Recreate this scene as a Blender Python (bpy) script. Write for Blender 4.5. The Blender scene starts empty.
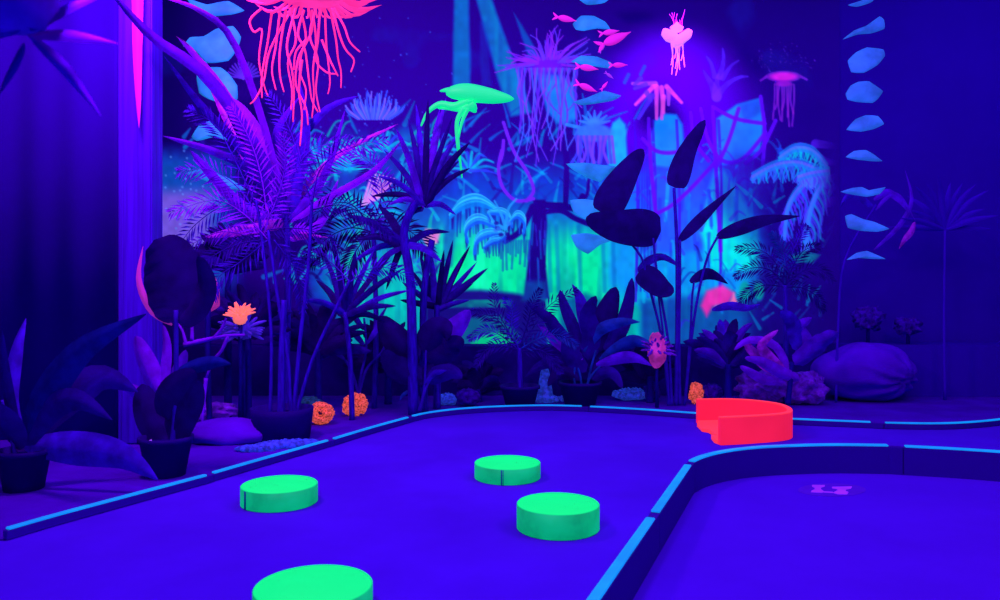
import bpy, bmesh, math, random
import numpy as np
from mathutils import Vector, Matrix, noise as mnoise
random.seed(7)
F, HZ, CH = 780.0, 290.0, 1.2          # focal length in px, horizon row, eye height
C = bpy.context.scene.collection
V = Vector

def P(px, py, Y):
    return V(((px-500)/F*Y, Y, CH-(py-HZ)/F*Y))
def G(px, py, z=0.0):
    Y = (CH-z)*F/(py-HZ)
    return V(((px-500)/F*Y, Y, z))

# ------------------------------------------------------------------ materials
def lin(c):
    return [((v/255.0+0.055)/1.055)**2.4 if v/255.0 > 0.04045 else v/255.0/12.92 for v in c]
def mat(name, col, rough=0.7, emit=0.0, ecol=None, spec=0.2, var=0.0, vscale=12.0, bump=0.0, col2=None, sheen=0, stretch=None, tl=0.0):
    m = bpy.data.materials.new(name); m.use_nodes = True
    nt = m.node_tree; b = nt.nodes['Principled BSDF']
    b.inputs['Base Color'].default_value = (*col, 1)
    b.inputs['Roughness'].default_value = rough
    b.inputs['Specular IOR Level'].default_value = spec
    if emit:
        b.inputs['Emission Color'].default_value = (*(ecol or col), 1)
        b.inputs['Emission Strength'].default_value = emit
    if var or bump:
        tc = nt.nodes.new('ShaderNodeTexCoord'); mp = nt.nodes.new('ShaderNodeMapping')
        nt.links.new(tc.outputs['Object'], mp.inputs['Vector'])
        if stretch: mp.inputs['Scale'].default_value = stretch
        n = nt.nodes.new('ShaderNodeTexNoise'); n.inputs['Scale'].default_value = vscale
        n.inputs['Detail'].default_value = 5
        nt.links.new(mp.outputs['Vector'], n.inputs['Vector'])
        if var:
            r = nt.nodes.new('ShaderNodeValToRGB')
            c2 = col2 or [v*(1-var) for v in col]
            r.color_ramp.elements[0].position = .35; r.color_ramp.elements[0].color = (*c2, 1)
            r.color_ramp.elements[1].position = .65; r.color_ramp.elements[1].color = (*col, 1)
            nt.links.new(n.outputs['Fac'], r.inputs['Fac'])
            nt.links.new(r.outputs['Color'], b.inputs['Base Color'])
            if emit and not ecol: nt.links.new(r.outputs['Color'], b.inputs['Emission Color'])
            if emit and ecol:
                r2 = nt.nodes.new('ShaderNodeValToRGB'); k = 1-var*.75
                r2.color_ramp.elements[0].position = .38; r2.color_ramp.elements[0].color = (ecol[0]*k, ecol[1]*k, ecol[2]*k, 1)
                r2.color_ramp.elements[1].position = .62; r2.color_ramp.elements[1].color = (*ecol, 1)
                nt.links.new(n.outputs['Fac'], r2.inputs['Fac']); nt.links.new(r2.outputs['Color'], b.inputs['Emission Color'])
        if bump:
            bp = nt.nodes.new('ShaderNodeBump'); bp.inputs['Strength'].default_value = bump
            bp.inputs['Distance'].default_value = .02
            nt.links.new(n.outputs['Fac'], bp.inputs['Height']); nt.links.new(bp.outputs['Normal'], b.inputs['Normal'])
    return m
M = dict(
 carpet = mat('blue_carpet', (.064,.013,.64), .95, spec=.03, var=.16, vscale=1.4),
 carpet_low = mat('violet_carpet', (.070,.010,.64), .95, spec=.03, var=.10, vscale=1.6),
 bed = mat('bed_ground', (.065,.003,.48), .9, spec=.05, var=.25, vscale=3, bump=.2),
 floor = mat('room_floor', (.02,.001,.5), .9, spec=.05),
 wall = mat('dark_wall', (.036,.001,.42), .95, spec=.03, var=.08, vscale=1.2),
 curtain = mat('black_curtain', (.020,.001,.27), .95, spec=.02, var=.08, vscale=1.5),
 plinth = mat('plinth', (.018,.001,.24), .95, spec=.03, var=.3, vscale=5),
 ceiling = mat('ceiling', (.03,.001,.6), .9, spec=.05),
 pillar = mat('pillar_paint', (.065,.006,.72), .4, spec=.3, var=.4, vscale=3, stretch=(9,9,.35)),
 board = mat('rail_board', (.030,.001,.28), .8, spec=.05),
 strip = mat('glow_tape', (.01,.38,.80), .5, emit=.50, ecol=(.0,.55,1.0), var=.25, vscale=5),
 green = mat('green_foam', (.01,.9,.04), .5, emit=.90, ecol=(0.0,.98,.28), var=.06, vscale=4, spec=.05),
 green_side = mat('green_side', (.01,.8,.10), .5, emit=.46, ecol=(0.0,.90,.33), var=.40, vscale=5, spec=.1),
 seam = mat('green_seam', (.005,.2,.25), .7),
 red = mat('red_foam', (.9,.03,.07), .45, emit=.75, ecol=(1.0,.045,.045), spec=.1),
 red_side = mat('red_side', (.8,.04,.06), .5, emit=.72, ecol=(1.0,.015,.06), var=.12, vscale=3, spec=.1),
 pink = mat('pink_glow', (.9,.05,.12), .6, emit=.85, ecol=(1.0,.035,.44), var=.3, vscale=6),
 pink_dim = mat('pink_dim', (.7,.04,.6), .6, emit=.45, ecol=(.9,.02,.45)),
 pale = mat('pale_pink', (.9,.4,.8), .6, emit=.65, ecol=(1.0,.28,.85)),
 cream = mat('pale_tendril', (.4,.08,.7), .6, emit=.35, ecol=(.5,.05,.9)),
 creature = mat('green_creature', (.02,.8,.08), .5, emit=.78, ecol=(0,.95,.36)),
 blue_float = mat('blue_shell', (.04,.40,.9), .7, emit=.55, ecol=(.02,.36,1.0), var=.5, vscale=4, bump=.5),
 blue_far = mat('blue_shell_dim', (.05,.30,.8), .7, emit=.45, ecol=(.03,.22,1.0), var=.5, vscale=4, bump=.5),
 leaf_dark = mat('leaf_dark', (.022,.004,.30), .7, spec=.06, var=.4, vscale=8),
 leaf_black = mat('leaf_black', (.016,.004,.17), .75, spec=.04, var=.35, vscale=8),
 leaf_green = mat('leaf_green', (.006,.045,.28), .6, spec=.06, var=.4, vscale=10),
 leaf_blue = mat('leaf_blue', (.05,.012,.66), .6, spec=.1, var=.5, vscale=10),
 leaf_violet = mat('leaf_violet', (.22,.010,.95), .6, spec=.1, var=.4, vscale=9),
 leaf_violet_dark = mat('leaf_violet_dark', (.11,.005,.75), .6, spec=.1, var=.4, vscale=9),
 leaf_teal = mat('leaf_teal', (.01,.16,.50), .5, spec=.1, var=.5, vscale=9),
 leaf_magenta = mat('leaf_magenta', (.42,.02,.8), .5, emit=.06, spec=.3, var=.6, vscale=14),
 stem = mat('stem', (.035,.006,.50), .6, spec=.08, var=.3, vscale=10),
 stem_dark = mat('stem_dark', (.010,.003,.26), .7, spec=.05, var=.3, vscale=10),
 cane = mat('cane', (.035,.004,.52), .7, spec=.05, var=.5, vscale=8, stretch=(6,6,1)),
 rim = mat('leaf_rim', (.7,.05,.6), .6, emit=.25, ecol=(.8,.05,.6)),
 pot = mat('pot', (.014,.001,.18), .7, spec=.06, var=.2, vscale=6),
 soil = mat('soil', (.008,.002,.15), .9, bump=.5, spec=.02),
 orange = mat('orange_coral', (1.0,.17,.10), .7, emit=.66, ecol=(1.0,.13,.08), var=.85, vscale=55, bump=.8),
 orange_flower = mat('orange_anemone', (1.0,.25,.15), .7, emit=.75, ecol=(1.0,.20,.14)),
 coral_hole = mat('coral_hole', (.15,.01,.10), .9),
 pink_coral = mat('pink_coral', (.8,.08,.55), .7, emit=.30, ecol=(.8,.05,.5), var=.6, vscale=9, bump=.6),
 violet_coral = mat('violet_coral', (.2,.02,.8), .7, emit=.05, var=.6, vscale=16, bump=.8),
 blue_coral = mat('blue_coral', (.05,.12,.95), .7, emit=.22, ecol=(.04,.12,1.0), var=.7, vscale=25, bump=.8),
 teal_coral = mat('teal_coral', (.03,.25,.35), .8, emit=.08, var=.7, vscale=30, bump=.8),
 dark_coral = mat('dark_coral', (.07,.004,.55), .8, var=.6, vscale=20, bump=.8, spec=.05),
 rock = mat('violet_rock', (.10,.003,.66), .85, spec=.05, var=.3, vscale=2.5, bump=.15),
 frill = mat('blue_frill', (.10,.05,.8), .7, emit=.10, var=.4, vscale=12),
 reflection = mat('pink_reflection', (.45,.02,.8), .6, emit=.22, ecol=(.55,.01,.75)),  # reflected pink light put into colour and glow
 faint = mat('faint_leaf', (.045,.001,.50), .9, spec=.03),
 decal = mat('floor_mark', (.35,.04,.95), .8, emit=.28, ecol=(.45,.05,1.0), var=.3, vscale=9),
 decal_pad = mat('floor_pad', (.085,.010,.58), .9, var=.12, vscale=6),
 white_tape = mat('pale_rib', (.4,.3,.9), .6, emit=.12),
 lampbody = mat('lamp_body', (.02,.02,.03), .5),
 tube = mat('lamp_tube', (.3,.1,1.0), .5, emit=2.0, ecol=(.25,.03,1.0)),
)

# ------------------------------------------------------------------ helpers
def link(name, bm, m, parent=None, smooth=True):
    me = bpy.data.meshes.new(name); bm.normal_update(); bm.to_mesh(me); bm.free()
    if smooth:
        me.polygons.foreach_set('use_smooth', [True]*len(me.polygons))
    o = bpy.data.objects.new(name, me); C.objects.link(o)
    for mm in (m if isinstance(m, (list, tuple)) else [m]): me.materials.append(mm)
    if parent is not None:
        o.parent = parent; o.matrix_parent_inverse = Matrix.Translation(-parent.location)
    return o
def tag(o, label, cat, group=None):
    o['label'] = label; o['category'] = cat
    if group: o['group'] = group
    return o
def thing(name, label, cat, loc, group=None):
    o = bpy.data.objects.new(name, None); C.objects.link(o); o.location = loc
    o.empty_display_size = .1
    return tag(o, label, cat, group)
def struct(o): o['kind'] = 'structure'; return o

def box(bm, a, b):
    a, b = V(a), V(b)
    vs = [bm.verts.new((x,y,z)) for x in (a.x,b.x) for y in (a.y,b.y) for z in (a.z,b.z)]
    for f in ((0,1,3,2),(4,6,7,5),(0,4,5,1),(2,3,7,6),(0,2,6,4),(1,5,7,3)): bm.faces.new([vs[i] for i in f])
    return vs
def spline(pts, n):
    pts = [V(p) for p in pts]
    if len(pts) == 2: return [pts[0].lerp(pts[1], i/(n-1)) for i in range(n)]
    out = []
    m = len(pts)-1
    for i in range(n):
        t = i/(n-1)*m; k = min(int(t), m-1); u = t-k
        p0 = pts[max(k-1,0)]; p1 = pts[k]; p2 = pts[k+1]; p3 = pts[min(k+2,m)]
        out.append(.5*((2*p1)+(p2-p0)*u+(2*p0-5*p1+4*p2-p3)*u*u+(3*p1-p0-3*p2+p3)*u**3))
    return out
def tube(bm, pts, r, sides=6, flat=1.0):
    """r: float or list of radii along pts"""
    pts = [V(p) for p in pts]; n = len(pts)
    rr = r if isinstance(r, (list,tuple)) else [r]*n
    rings = []; prev = V((0.31,1,0.2)).normalized()
    for i in range(n):
        t = (pts[min(i+1,n-1)]-pts[max(i-1,0)]).normalized()
        s = t.cross(prev)
        if s.length < 1e-4: s = t.cross(V((1,0,0)))
        s.normalize(); u = s.cross(t).normalized()
        rings.append([bm.verts.new(pts[i]+(s*math.cos(a)+u*math.sin(a)*flat)*rr[i]) for a in [2*math.pi*k/sides for k in range(sides)]])
    for i in range(n-1):
        for k in range(sides):
            bm.faces.new((rings[i][k], rings[i][(k+1)%sides], rings[i+1][(k+1)%sides], rings[i+1][k]))
    bm.faces.new(rings[0][::-1]); bm.faces.new(rings[-1])
def lathe(bm, c, prof, seg=32, mi=0):
    """prof: list of (r,z) -> closed surface of revolution"""
    c = V(c); rings = []
    for r, z in prof:
        if r < 1e-5: rings.append([bm.verts.new(c+V((0,0,z)))])
        else: rings.append([bm.verts.new(c+V((r*math.cos(2*math.pi*k/seg), r*math.sin(2*math.pi*k/seg), z))) for k in range(seg)])
    for a, b in zip(rings, rings[1:]):
        for k in range(seg):
            k2 = (k+1)%seg
            if len(a) == 1 and len(b) == 1: continue
            if len(a) == 1: bm.faces.new((a[0], b[k2], b[k]))
            elif len(b) == 1: bm.faces.new((a[k], a[k2], b[0]))
            else: bm.faces.new((a[k], a[k2], b[k2], b[k]))
def blade(bm, pts, w, prof='lance', fold=.15, twist=0.0, n=12, ruffle=0.0, split=0.0):
    """leaf blade following pts (base->tip); w = full width in metres"""
    ps = spline(pts, n)
    rows = []
    ph = random.random()*6
    for i, p in enumerate(ps):
        t = i/(n-1)
        if prof == 'lance': f = math.sin(math.pi*min(1, t*.96+.04)**.8)
        elif prof == 'ovate': f = (math.sin(math.pi*(t**.62)))**.55 if 0 < t < 1 else 0.06
        elif prof == 'heart': f = max(.02, math.sin(math.pi*min(1,t*.95+.03)**.95))**.55 if t < 1 else .02
        else: f = min(1, t*8+.3)*(1-t**3.5)                        # strap
        f = max(f, .03)
        tg = (ps[min(i+1,n-1)]-ps[max(i-1,0)]).normalized()
        s = tg.cross(V((0,1,0)))
        if s.length < .05: s = tg.cross(V((0,0,1)))
        s.normalize(); nn = s.cross(tg).normalized()
        a = twist*(1-.5*t); s2 = s*math.cos(a)+nn*math.sin(a); n2 = nn*math.cos(a)-s*math.sin(a)
        row = []
        for k, q in enumerate((-1,-.5,0,.5,1)):
            off = abs(q)*fold*w*f + ruffle*w*math.sin(i*1.9+ph+q*2)*abs(q)
            row.append(bm.verts.new(p+s2*(q*w*.5*f)+n2*off))
        rows.append(row)
    for i in range(n-1):
        for k in range(4):
            bm.faces.new((rows[i][k], rows[i][k+1], rows[i+1][k+1], rows[i+1][k]))
def frond(bm, pts, ll, n=26, w=.018, ang=55, droop=.25, yj=.25, r=.006, taper=True):
    """palm frond: rachis with paired leaflets"""
    ps = spline(pts, n); tube(bm, ps, [r*(1-.7*i/(n-1)) for i in range(n)], 5)
    for i in range(2, n):
        t = i/(n-1)
        tg = (ps[min(i+1,n-1)]-ps[i-1]).normalized()
        s = tg.cross(V((0,1,0))).normalized()
        L = ll*(math.sin(math.pi*(.15+.80*t))**.6) if taper else ll
        for sg in (-1,1):
            a = math.radians(ang+random.uniform(-7,7))*(1-.45*t)
            d = (tg*math.cos(a)+s*sg*math.sin(a)+V((0,random.uniform(-yj,yj),0))).normalized()
            l = L*random.uniform(.85,1.08)
            b0 = ps[i]; b1 = b0+d*l*.5+V((0,0,-droop*l*.12)); b2 = b0+d*l+V((0,0,-droop*l*.5))
            sd = d.cross(V((0,1,0))).normalized()*w*.5; up = V((0,-.35*w,0))
            v = [bm.verts.new(x) for x in (b0, b1+sd+up, b1, b1-sd+up, b2)]
            bm.faces.new((v[0],v[1],v[2])); bm.faces.new((v[0],v[2],v[3])); bm.faces.new((v[1],v[4],v[2])); bm.faces.new((v[2],v[4],v[3]))
def lump(bm, c, r, sub=3, amp=.25, fr=3.0, seed=0, hole=None, amp2=0.0, fr2=14):
    c = V(c); r = V(r) if hasattr(r, '__len__') else V((r,r,r))
    res = bmesh.ops.create_icosphere(bm, subdivisions=sub, radius=1.0)
    for v in res['verts']:
        d = v.co.normalized()
        k = 1+amp*mnoise.noise(d*fr+V((seed,seed*1.7,0)))
        if amp2: k += amp2*mnoise.noise(d*fr2+V((0,seed,3)))
        if hole is not None:
            q = d.dot(V(hole).normalized())
            if q > .80: k *= 1-.75*min(1,(q-.80)/.12)
        v.co = V((d.x*r.x*k, d.y*r.y*k, d.z*r.z*k))+c
def puffy(bm, outl, Y, thick, tilt=0.0, seed=0, ruf=.2):
    """solid, lens-like piece whose face outline is given; real depth = thick, ruffled"""
    pts = []
    m = len(outl)
    n = max(24, m*4)
    cx = sum(p[0] for p in outl)/m; cy = sum(p[1] for p in outl)/m
    for i in range(n):                                   # rounded closed resample
        t = i/n*m; k = int(t); u = t-k
        p0, p1, p2, p3 = (V((*outl[(k+j)%m],0)) for j in (-1,0,1,2))
        sp = .5*((2*p1)+(p2-p0)*u+(2*p0-5*p1+4*p2-p3)*u*u+(3*p1-p0-3*p2+p3)*u**3)
        pts.append(p1.lerp(p2,u).lerp(sp,.35))
    cc = V((cx,cy,0))
    def w(p, dy):
        q = P(p.x, p.y, Y)
        n_ = mnoise.noise(V((q.x*4+seed, q.z*4, seed*2.3)))*thick*ruf*4
        return q+V((0, dy+n_+tilt*(q.z-P(cx,cy,Y).z), 0))
    prof = [(1,0),(.92,.35),(.7,.75),(.38,.95)]
    front = [[bm.verts.new(w(cc.lerp(p,s), -thick*.5*d)) for p in pts] for s, d in prof]
    back = [front[0]]+[[bm.verts.new(w(cc.lerp(p,s), thick*.5*d)) for p in pts] for s, d in prof[1:]]
    fc = bm.verts.new(w(cc,-thick*.5)); bc = bm.verts.new(w(cc,thick*.5))
    for rings, c_, fl in ((front,fc,False),(back,bc,True)):
        for a, b in zip(rings, rings[1:]):
            for k in range(n):
                q = (a[k], a[(k+1)%n], b[(k+1)%n], b[k]); bm.faces.new(q[::-1] if fl else q)
        for k in range(n):
            q = (rings[-1][k], rings[-1][(k+1)%n], c_); bm.faces.new(q[::-1] if fl else q)

# ================================================================== SETTING
WY = 9.3                                                     # back wall distance
LZ = -0.16                                                   # level of the sunken near lane
bm = bmesh.new(); box(bm, (-7.5,-2.5,LZ-.1), (7.5,9.6,LZ)); struct(link('floor', bm, M['floor'], smooth=False))
bm = bmesh.new(); box(bm, (-7.5,-2.5,4.9), (7.5,9.6,5.0)); struct(link('ceiling', bm, M['ceiling'], smooth=False))
bm = bmesh.new(); box(bm, (-7.5,WY+.02,LZ), (7.5,WY+.2,4.9)); struct(link('wall_back', bm, M['wall'], smooth=False))
bm = bmesh.new(); box(bm, (7.3,-2.5,LZ), (7.5,WY+.02,4.9)); struct(link('wall_right', bm, M['wall'], smooth=False))
bm = bmesh.new(); box(bm, (-7.5,-2.5,LZ), (-7.3,WY+.02,4.9)); struct(link('wall_left', bm, M['wall'], smooth=False))
bm = bmesh.new(); box(bm, (-7.3,-2.5,LZ), (7.3,-2.4,4.9)); struct(link('wall_front', bm, M['wall'], smooth=False))
# dark curtained partition left of the pillar: folded surface with thickness
bm = bmesh.new()
xs = np.linspace(-7.28, P(118,0,6.2).x, 90)
top, bot = [], []
for i, x in enumerate(xs):
    y = 6.22+.012*math.sin(i*.9)+.01*math.sin(i*.37)
    top.append((bm.verts.new((x,y,4.88)), bm.verts.new((x,y+.05,4.88)))); bot.append((bm.verts.new((x,y,.005)), bm.verts.new((x,y+.05,.005))))
for i in range(len(xs)-1):
    bm.faces.new((bot[i][0],bot[i+1][0],top[i+1][0],top[i][0])); bm.faces.new((bot[i+1][1],bot[i][1],top[i][1],top[i+1][1]))
    bm.faces.new((top[i][0],top[i+1][0],top[i+1][1],top[i][1])); bm.faces.new((bot[i][0],bot[i][1],bot[i+1][1],bot[i+1][0]))
for q in (0,-1): bm.faces.new((bot[q][0],bot[q][1],top[q][1],top[q][0]))
bmesh.ops.recalc_face_normals(bm, faces=bm.faces)
tag(link('curtain', bm, M['curtain']), 'dark floor-length curtain hanging left of the violet pillar', 'curtain')
# low dark wall under the mural and the low step to its right
bm = bmesh.new(); box(bm, (P(150,0,8.9).x,8.85,0.002), (P(812,0,8.9).x,WY,.56)); struct(link('wall_low', bm, M['plinth'], smooth=False))
bm = bmesh.new(); box(bm, (P(812,0,8.5).x+.5,8.75,0.002), (7.3,WY+.01,.58))
struct(link('trim_1', bm, M['wall'], smooth=False))

# ---- rails: top-line pixels of every segment (z = .06)
RT = .06
OUT = [[(5,528),(60,512.5),(130,494),(207,473.8)],
       [(212,472),(270,455.5),(328,439.3)],
       [(333,438),(370,427),(408,416.5)],
       [(412,415.3),(430,411.6),(460,408),(500,405.6),(545,404.6),(583,405.4)],
       [(589,405.7),(640,408.4),(697,412.4),(770,417),(872,421.3)],
       [(884,421.9),(930,422.6),(965,421.6),(1000,418.5),(1060,411)]]
NEAR = [[(545,668),(592,600),(651,516.5)],
        [(655,511),(688,464)],
        [(691,460.5),(702,455.8),(720,451.2),(745,447.6),(775,445.4),(830,443.8),(889,444.4)],
        [(903,445.2),(950,447.6),(1000,450.8),(1080,456.5)]]
def rail(segpx, label, zb, w=.05, group=None, nxt=None):
    ext = [G(*nxt,RT)] if nxt else []
    wp = [G(x,y,RT) for x, y in segpx]
    n = 2 if len(wp) == 2 else len(wp)*5
    ps = spline(wp, max(n,6))
    mid = ps[len(ps)//2]
    t = thing('lane_rail', label, 'lane border', (mid.x,mid.y,zb), group)
    def sweep(pp, hw, z0, z1):
        b = bmesh.new(); rows = []
        for i, p in enumerate(pp):
            tg = (pp[min(i+1,len(pp)-1)]-pp[max(i-1,0)]); tg.z = 0; tg.normalize()
            s = V((tg.y,-tg.x,0))*hw
            rows.append([b.verts.new((p.x+s.x*k, p.y+s.y*k, z)) for k, z in ((-1,z0),(1,z0),(1,z1),(-1,z1))])
        for a, c in zip(rows, rows[1:]):
            for k in range(4): b.faces.new((a[k],a[(k+1)%4],c[(k+1)%4],c[k]))
        b.faces.new(rows[0][::-1]); b.faces.new(rows[-1])
        bmesh.ops.recalc_face_normals(b, faces=b.faces)
        bmesh.ops.bevel(b, geom=[e for e in b.edges if e.calc_face_angle(0) > 1.0], offset=.003, segments=1, affect='EDGES')
        return b
    pb = ps+ext
    if ext: pb[-1] = ps[-1].lerp(ext[0], 1-.004/max((ext[0]-ps[-1]).length,.005))
    link('board', sweep(pb, w*.5, zb, RT-.012), M['board'], t, False)
    L = (ps[-1]-ps[0]).length
    d0 = (ps[1]-ps[0]).normalized()*.012; d1 = (ps[-2]-ps[-1]).normalized()*.012
    p2 = [ps[0]+d0]+ps[1:-1]+[ps[-1]+d1]
    link('glow_strip', sweep(p2, w*.5-.002, RT-.012, RT), M['strip'], t, False)
g1 = 'blue-taped border of the main green'
for s, l in zip(OUT, ['long taped border nearest the left edge, in front of the pots',
                      'taped border behind the left green disc',
                      'short taped border section in front of the orange corals',
                      'curved taped border at the far end before the centre plants',
                      'taped border running behind the red obstacle',
                      'far taped border curving at the right edge']):
    i = OUT.index(s); rail(s, l+', pale blue top', .002, .034, g1, OUT[i+1][0] if i+1 < len(OUT) else None)
g2 = 'blue-taped border of the sunken lane'
for s, l in zip(NEAR, ['nearest wide cyan-topped lane border at the bottom centre',
                       'short cyan-topped border piece leading up to the lane corner',
                       'curved blue-topped border sweeping from the lane corner past the red obstacle',
                       'blue-topped border of the sunken lane at the right edge']):
    i = NEAR.index(s); rail(s, l, LZ+.004, .050, g2, NEAR[i+1][0] if i+1 < len(NEAR) else None)
outer = [G(x,y,0.0+RT) for s in OUT for x, y in s]
near = [G(x,y,RT) for s in NEAR for x, y in s]
def slab(path, z0, z1):
    b = bmesh.new()
    bot = [b.verts.new((p[0],p[1],z0)) for p in path]; tp = [b.verts.new((p[0],p[1],z1)) for p in path]
    n = len(path)
    f1 = b.faces.new(tp); f2 = b.faces.new(bot[::-1])
    for k in range(n): b.faces.new((bot[k],bot[(k+1)%n],tp[(k+1)%n],tp[k]))
    bmesh.ops.recalc_face_normals(b, faces=b.faces)
    bmesh.ops.triangulate(b, faces=[f1,f2])
    return b
# main green: between outer rails and the sunken lane (raised slab)
nearm = [(p.x-.036, p.y+.036) for p in near]
nearm[-1] = (7.0, nearm[-1][1]); 
pth = [(p.x,p.y) for p in outer]; pth[-1] = (pth[-1][0],pth[-1][1])
poly = [( -3.0, -.6),(pth[0][0]-.9, pth[0][1]-.25)]+pth+[(7.0,pth[-1][1]+.2)]+nearm[::-1]+[(nearm[0][0]-.5,-.6)]
tag(link('putting_green', slab(poly, LZ+.002, 0.0), M['carpet'], smooth=False), 'large blue-violet carpeted main green carrying the green discs', 'putting green')
nearl = [(p.x+.01, p.y-.01) for p in near]; nearl[-1] = (7.0, nearl[-1][1])
poly = nearl+[(7.0,-.6),(nearl[0][0]-.45,-.6)]
tag(link('putting_green', slab(poly, LZ+.001, LZ+.006), M['carpet_low'], smooth=False), 'sunken violet lane carpet at the lower right, with a small pink mark', 'putting green')
# planting bed: beyond the outer rails
poly = [(-7.28,-.6),(-3.03,-.6),(pth[0][0]-.93,pth[0][1]-.25)]+[(p[0],p[1]+.03) for p in pth]+[(7.28,pth[-1][1]+.23),(7.28,WY),(-7.28,WY)]
tag(link('planting_bed', slab(poly, LZ+.002, .001), M['bed'], smooth=False), 'dark ground of the planting bed beyond the taped borders', 'planting bed')

# pillar: boxed column with narrow reveal strips
bl, br = P(116,0,6.05).x, P(151.5,0,6.05).x
t = thing('pillar', 'tall violet boxed pillar left of the mural', 'pillar', ((bl+br)/2,6.15,.003))
bm = bmesh.new(); box(bm, (bl+.04,6.05,.003),(br,6.26,4.88)); bmesh.ops.bevel(bm, geom=bm.edges[:], offset=.012, segments=2, affect='EDGES')
link('shaft', bm, M['pillar'], t, False)
bm = bmesh.new(); box(bm, (bl,6.08,.003),(bl+.03,6.26,4.88)); bmesh.ops.bevel(bm, geom=bm.edges[:], offset=.006, segments=1, affect='EDGES')
link('edge_strip', bm, M['pillar'], t, False)
# glowing strip added to imitate the pink reflection on the pillar
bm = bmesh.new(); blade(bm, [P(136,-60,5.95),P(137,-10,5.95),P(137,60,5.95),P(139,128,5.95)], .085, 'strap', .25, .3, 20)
tag(link('reflection_strip', bm, M['reflection']), 'pink tapering strip standing in for a reflection on the violet pillar', 'reflection')

# ================================================================== MURAL (flat paint on the back wall)
X0, X1, Y0, Y1 = 140, 840, -60, 352
W, H = X1-X0, Y1-Y0
gx, gy = np.meshgrid(np.arange(W)+X0, np.arange(H)+Y0)
gx = gx.astype(float); gy = gy.astype(float)
rng = np.random.default_rng(3)
def vnoise(sx, sy, seed=0):
    r = np.random.default_rng(seed)
    nx, ny = int(W/sx)+3, int(H/sy)+3
    g = r.random((ny,nx))
    u = (gx-X0)/sx; v = (gy-Y0)/sy
    i = u.astype(int); j = v.astype(int); fu = u-i; fv = v-j
    fu = fu*fu*(3-2*fu); fv = fv*fv*(3-2*fv)
    return (g[j,i]*(1-fu)+g[j,i+1]*fu)*(1-fv)+(g[j+1,i]*(1-fu)+g[j+1,i+1]*fu)*fv
img = np.zeros((H,W,3)); img[:] = np.array((24,2,150))/255; BG = img[0,0].copy()
def sst(x, a, b):
    t = np.clip((x-a)/(b-a),0,1); return t*t*(3-2*t)
def over(mask, col):
    global img
    img = img*(1-mask[...,None])+np.array(col)/255*mask[...,None]
def blob(cx, cy, rx, ry, col, a=1, soft=.5):
    d = np.sqrt(((gx-cx)/rx)**2+((gy-cy)/ry)**2)
    over(a*(1-sst(d,1-soft,1+soft*.3)), col)
def stroke(pts, w, col, a=1.0, soft=.8, w2=None):
    pts = [V((p[0],p[1],0)) for p in pts]
    ps = spline(pts, max(2,len(pts)*5)) if len(pts) > 2 else pts
    w2 = w if w2 is None else w2
    mx = max(w,w2)+3
    xa = int(max(0,min(p.x for p in ps)-mx-X0)); xb = int(min(W,max(p.x for p in ps)+mx-X0))
    ya = int(max(0,min(p.y for p in ps)-mx-Y0)); yb = int(min(H,max(p.y for p in ps)+mx-Y0))
    if xb <= xa or yb <= ya: return
    sx, sy = gx[ya:yb,xa:xb], gy[ya:yb,xa:xb]
    best = np.zeros_like(sx)
    n = len(ps)-1
    for i in range(n):
        a0, b0 = ps[i], ps[i+1]; dx, dy = b0.x-a0.x, b0.y-a0.y; L = dx*dx+dy*dy+1e-9
        t = np.clip(((sx-a0.x)*dx+(sy-a0.y)*dy)/L,0,1)
        d = np.hypot(sx-a0.x-t*dx, sy-a0.y-t*dy)
        ww = (w+(w2-w)*(i+t)/n)*.5
        best = np.maximum(best, 1-sst(d, ww-soft*.5, ww+soft))
    m = (best*a)[...,None]
    img[ya:yb,xa:xb] = img[ya:yb,xa:xb]*(1-m)+np.array(col)/255*m
def fill(pts, col, a=1.0, soft=2.0, tex=None):
    x = gx; y = gy; inside = np.zeros_like(gx, bool); dist = np.full_like(gx, 1e9)
    n = len(pts)
    for i in range(n):
        (ax,ay),(bx,by) = pts[i], pts[(i+1)%n]
        if ay != by:
            c = ((ay > y) != (by > y)) & (x < (bx-ax)*(y-ay)/(by-ay)+ax); inside ^= c
        dx, dy = bx-ax, by-ay; L = dx*dx+dy*dy+1e-9
        t = np.clip(((x-ax)*dx+(y-ay)*dy)/L,0,1); dist = np.minimum(dist, np.hypot(x-ax-t*dx, y-ay-t*dy))
    sd = np.where(inside, dist, -dist)
    m = sst(sd,-soft,soft)*a
    if tex is not None: m = m*tex
    over(m, col)
NAVY = (20,4,130); 
drip = vnoise(3.5,60,1); drip2 = vnoise(9,90,2); cloud = vnoise(30,24,4); fine = vnoise(5,6,5)
# --- under-painting
over(.55*sst(cloud,.55,.9)*(1-sst(gy,60,130)), (12,40,170))
m = sst(gy,120,215)*sst(gx,395,470)*(1-sst(gx,745,800))
over(m*(.55+.3*cloud), (0,95,205))
m = sst(gy,188,250)*sst(gx,405,450)*(1-sst(gx,735,775))
over(m*(.72+.28*drip), (0,185,185))
m = sst(gy,215,262)*sst(gx,415,450)*(1-sst(gx,590,640))
over(m*(.85+.15*drip), (0,228,140))
over(m*sst(drip,.62,.85)*.6, (20,245,175)); over(m*sst(drip2,.6,.9)*.5, (0,120,150))
m = sst(gy,212,250)*sst(gx,590,640)*(1-sst(gx,730,765))
over(m*.5,(0,200,190)); over(m*sst(drip,.5,.8)*.6, (0,230,190)); over(m*sst(drip2,.6,.9)*.45, (0,110,200))
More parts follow.
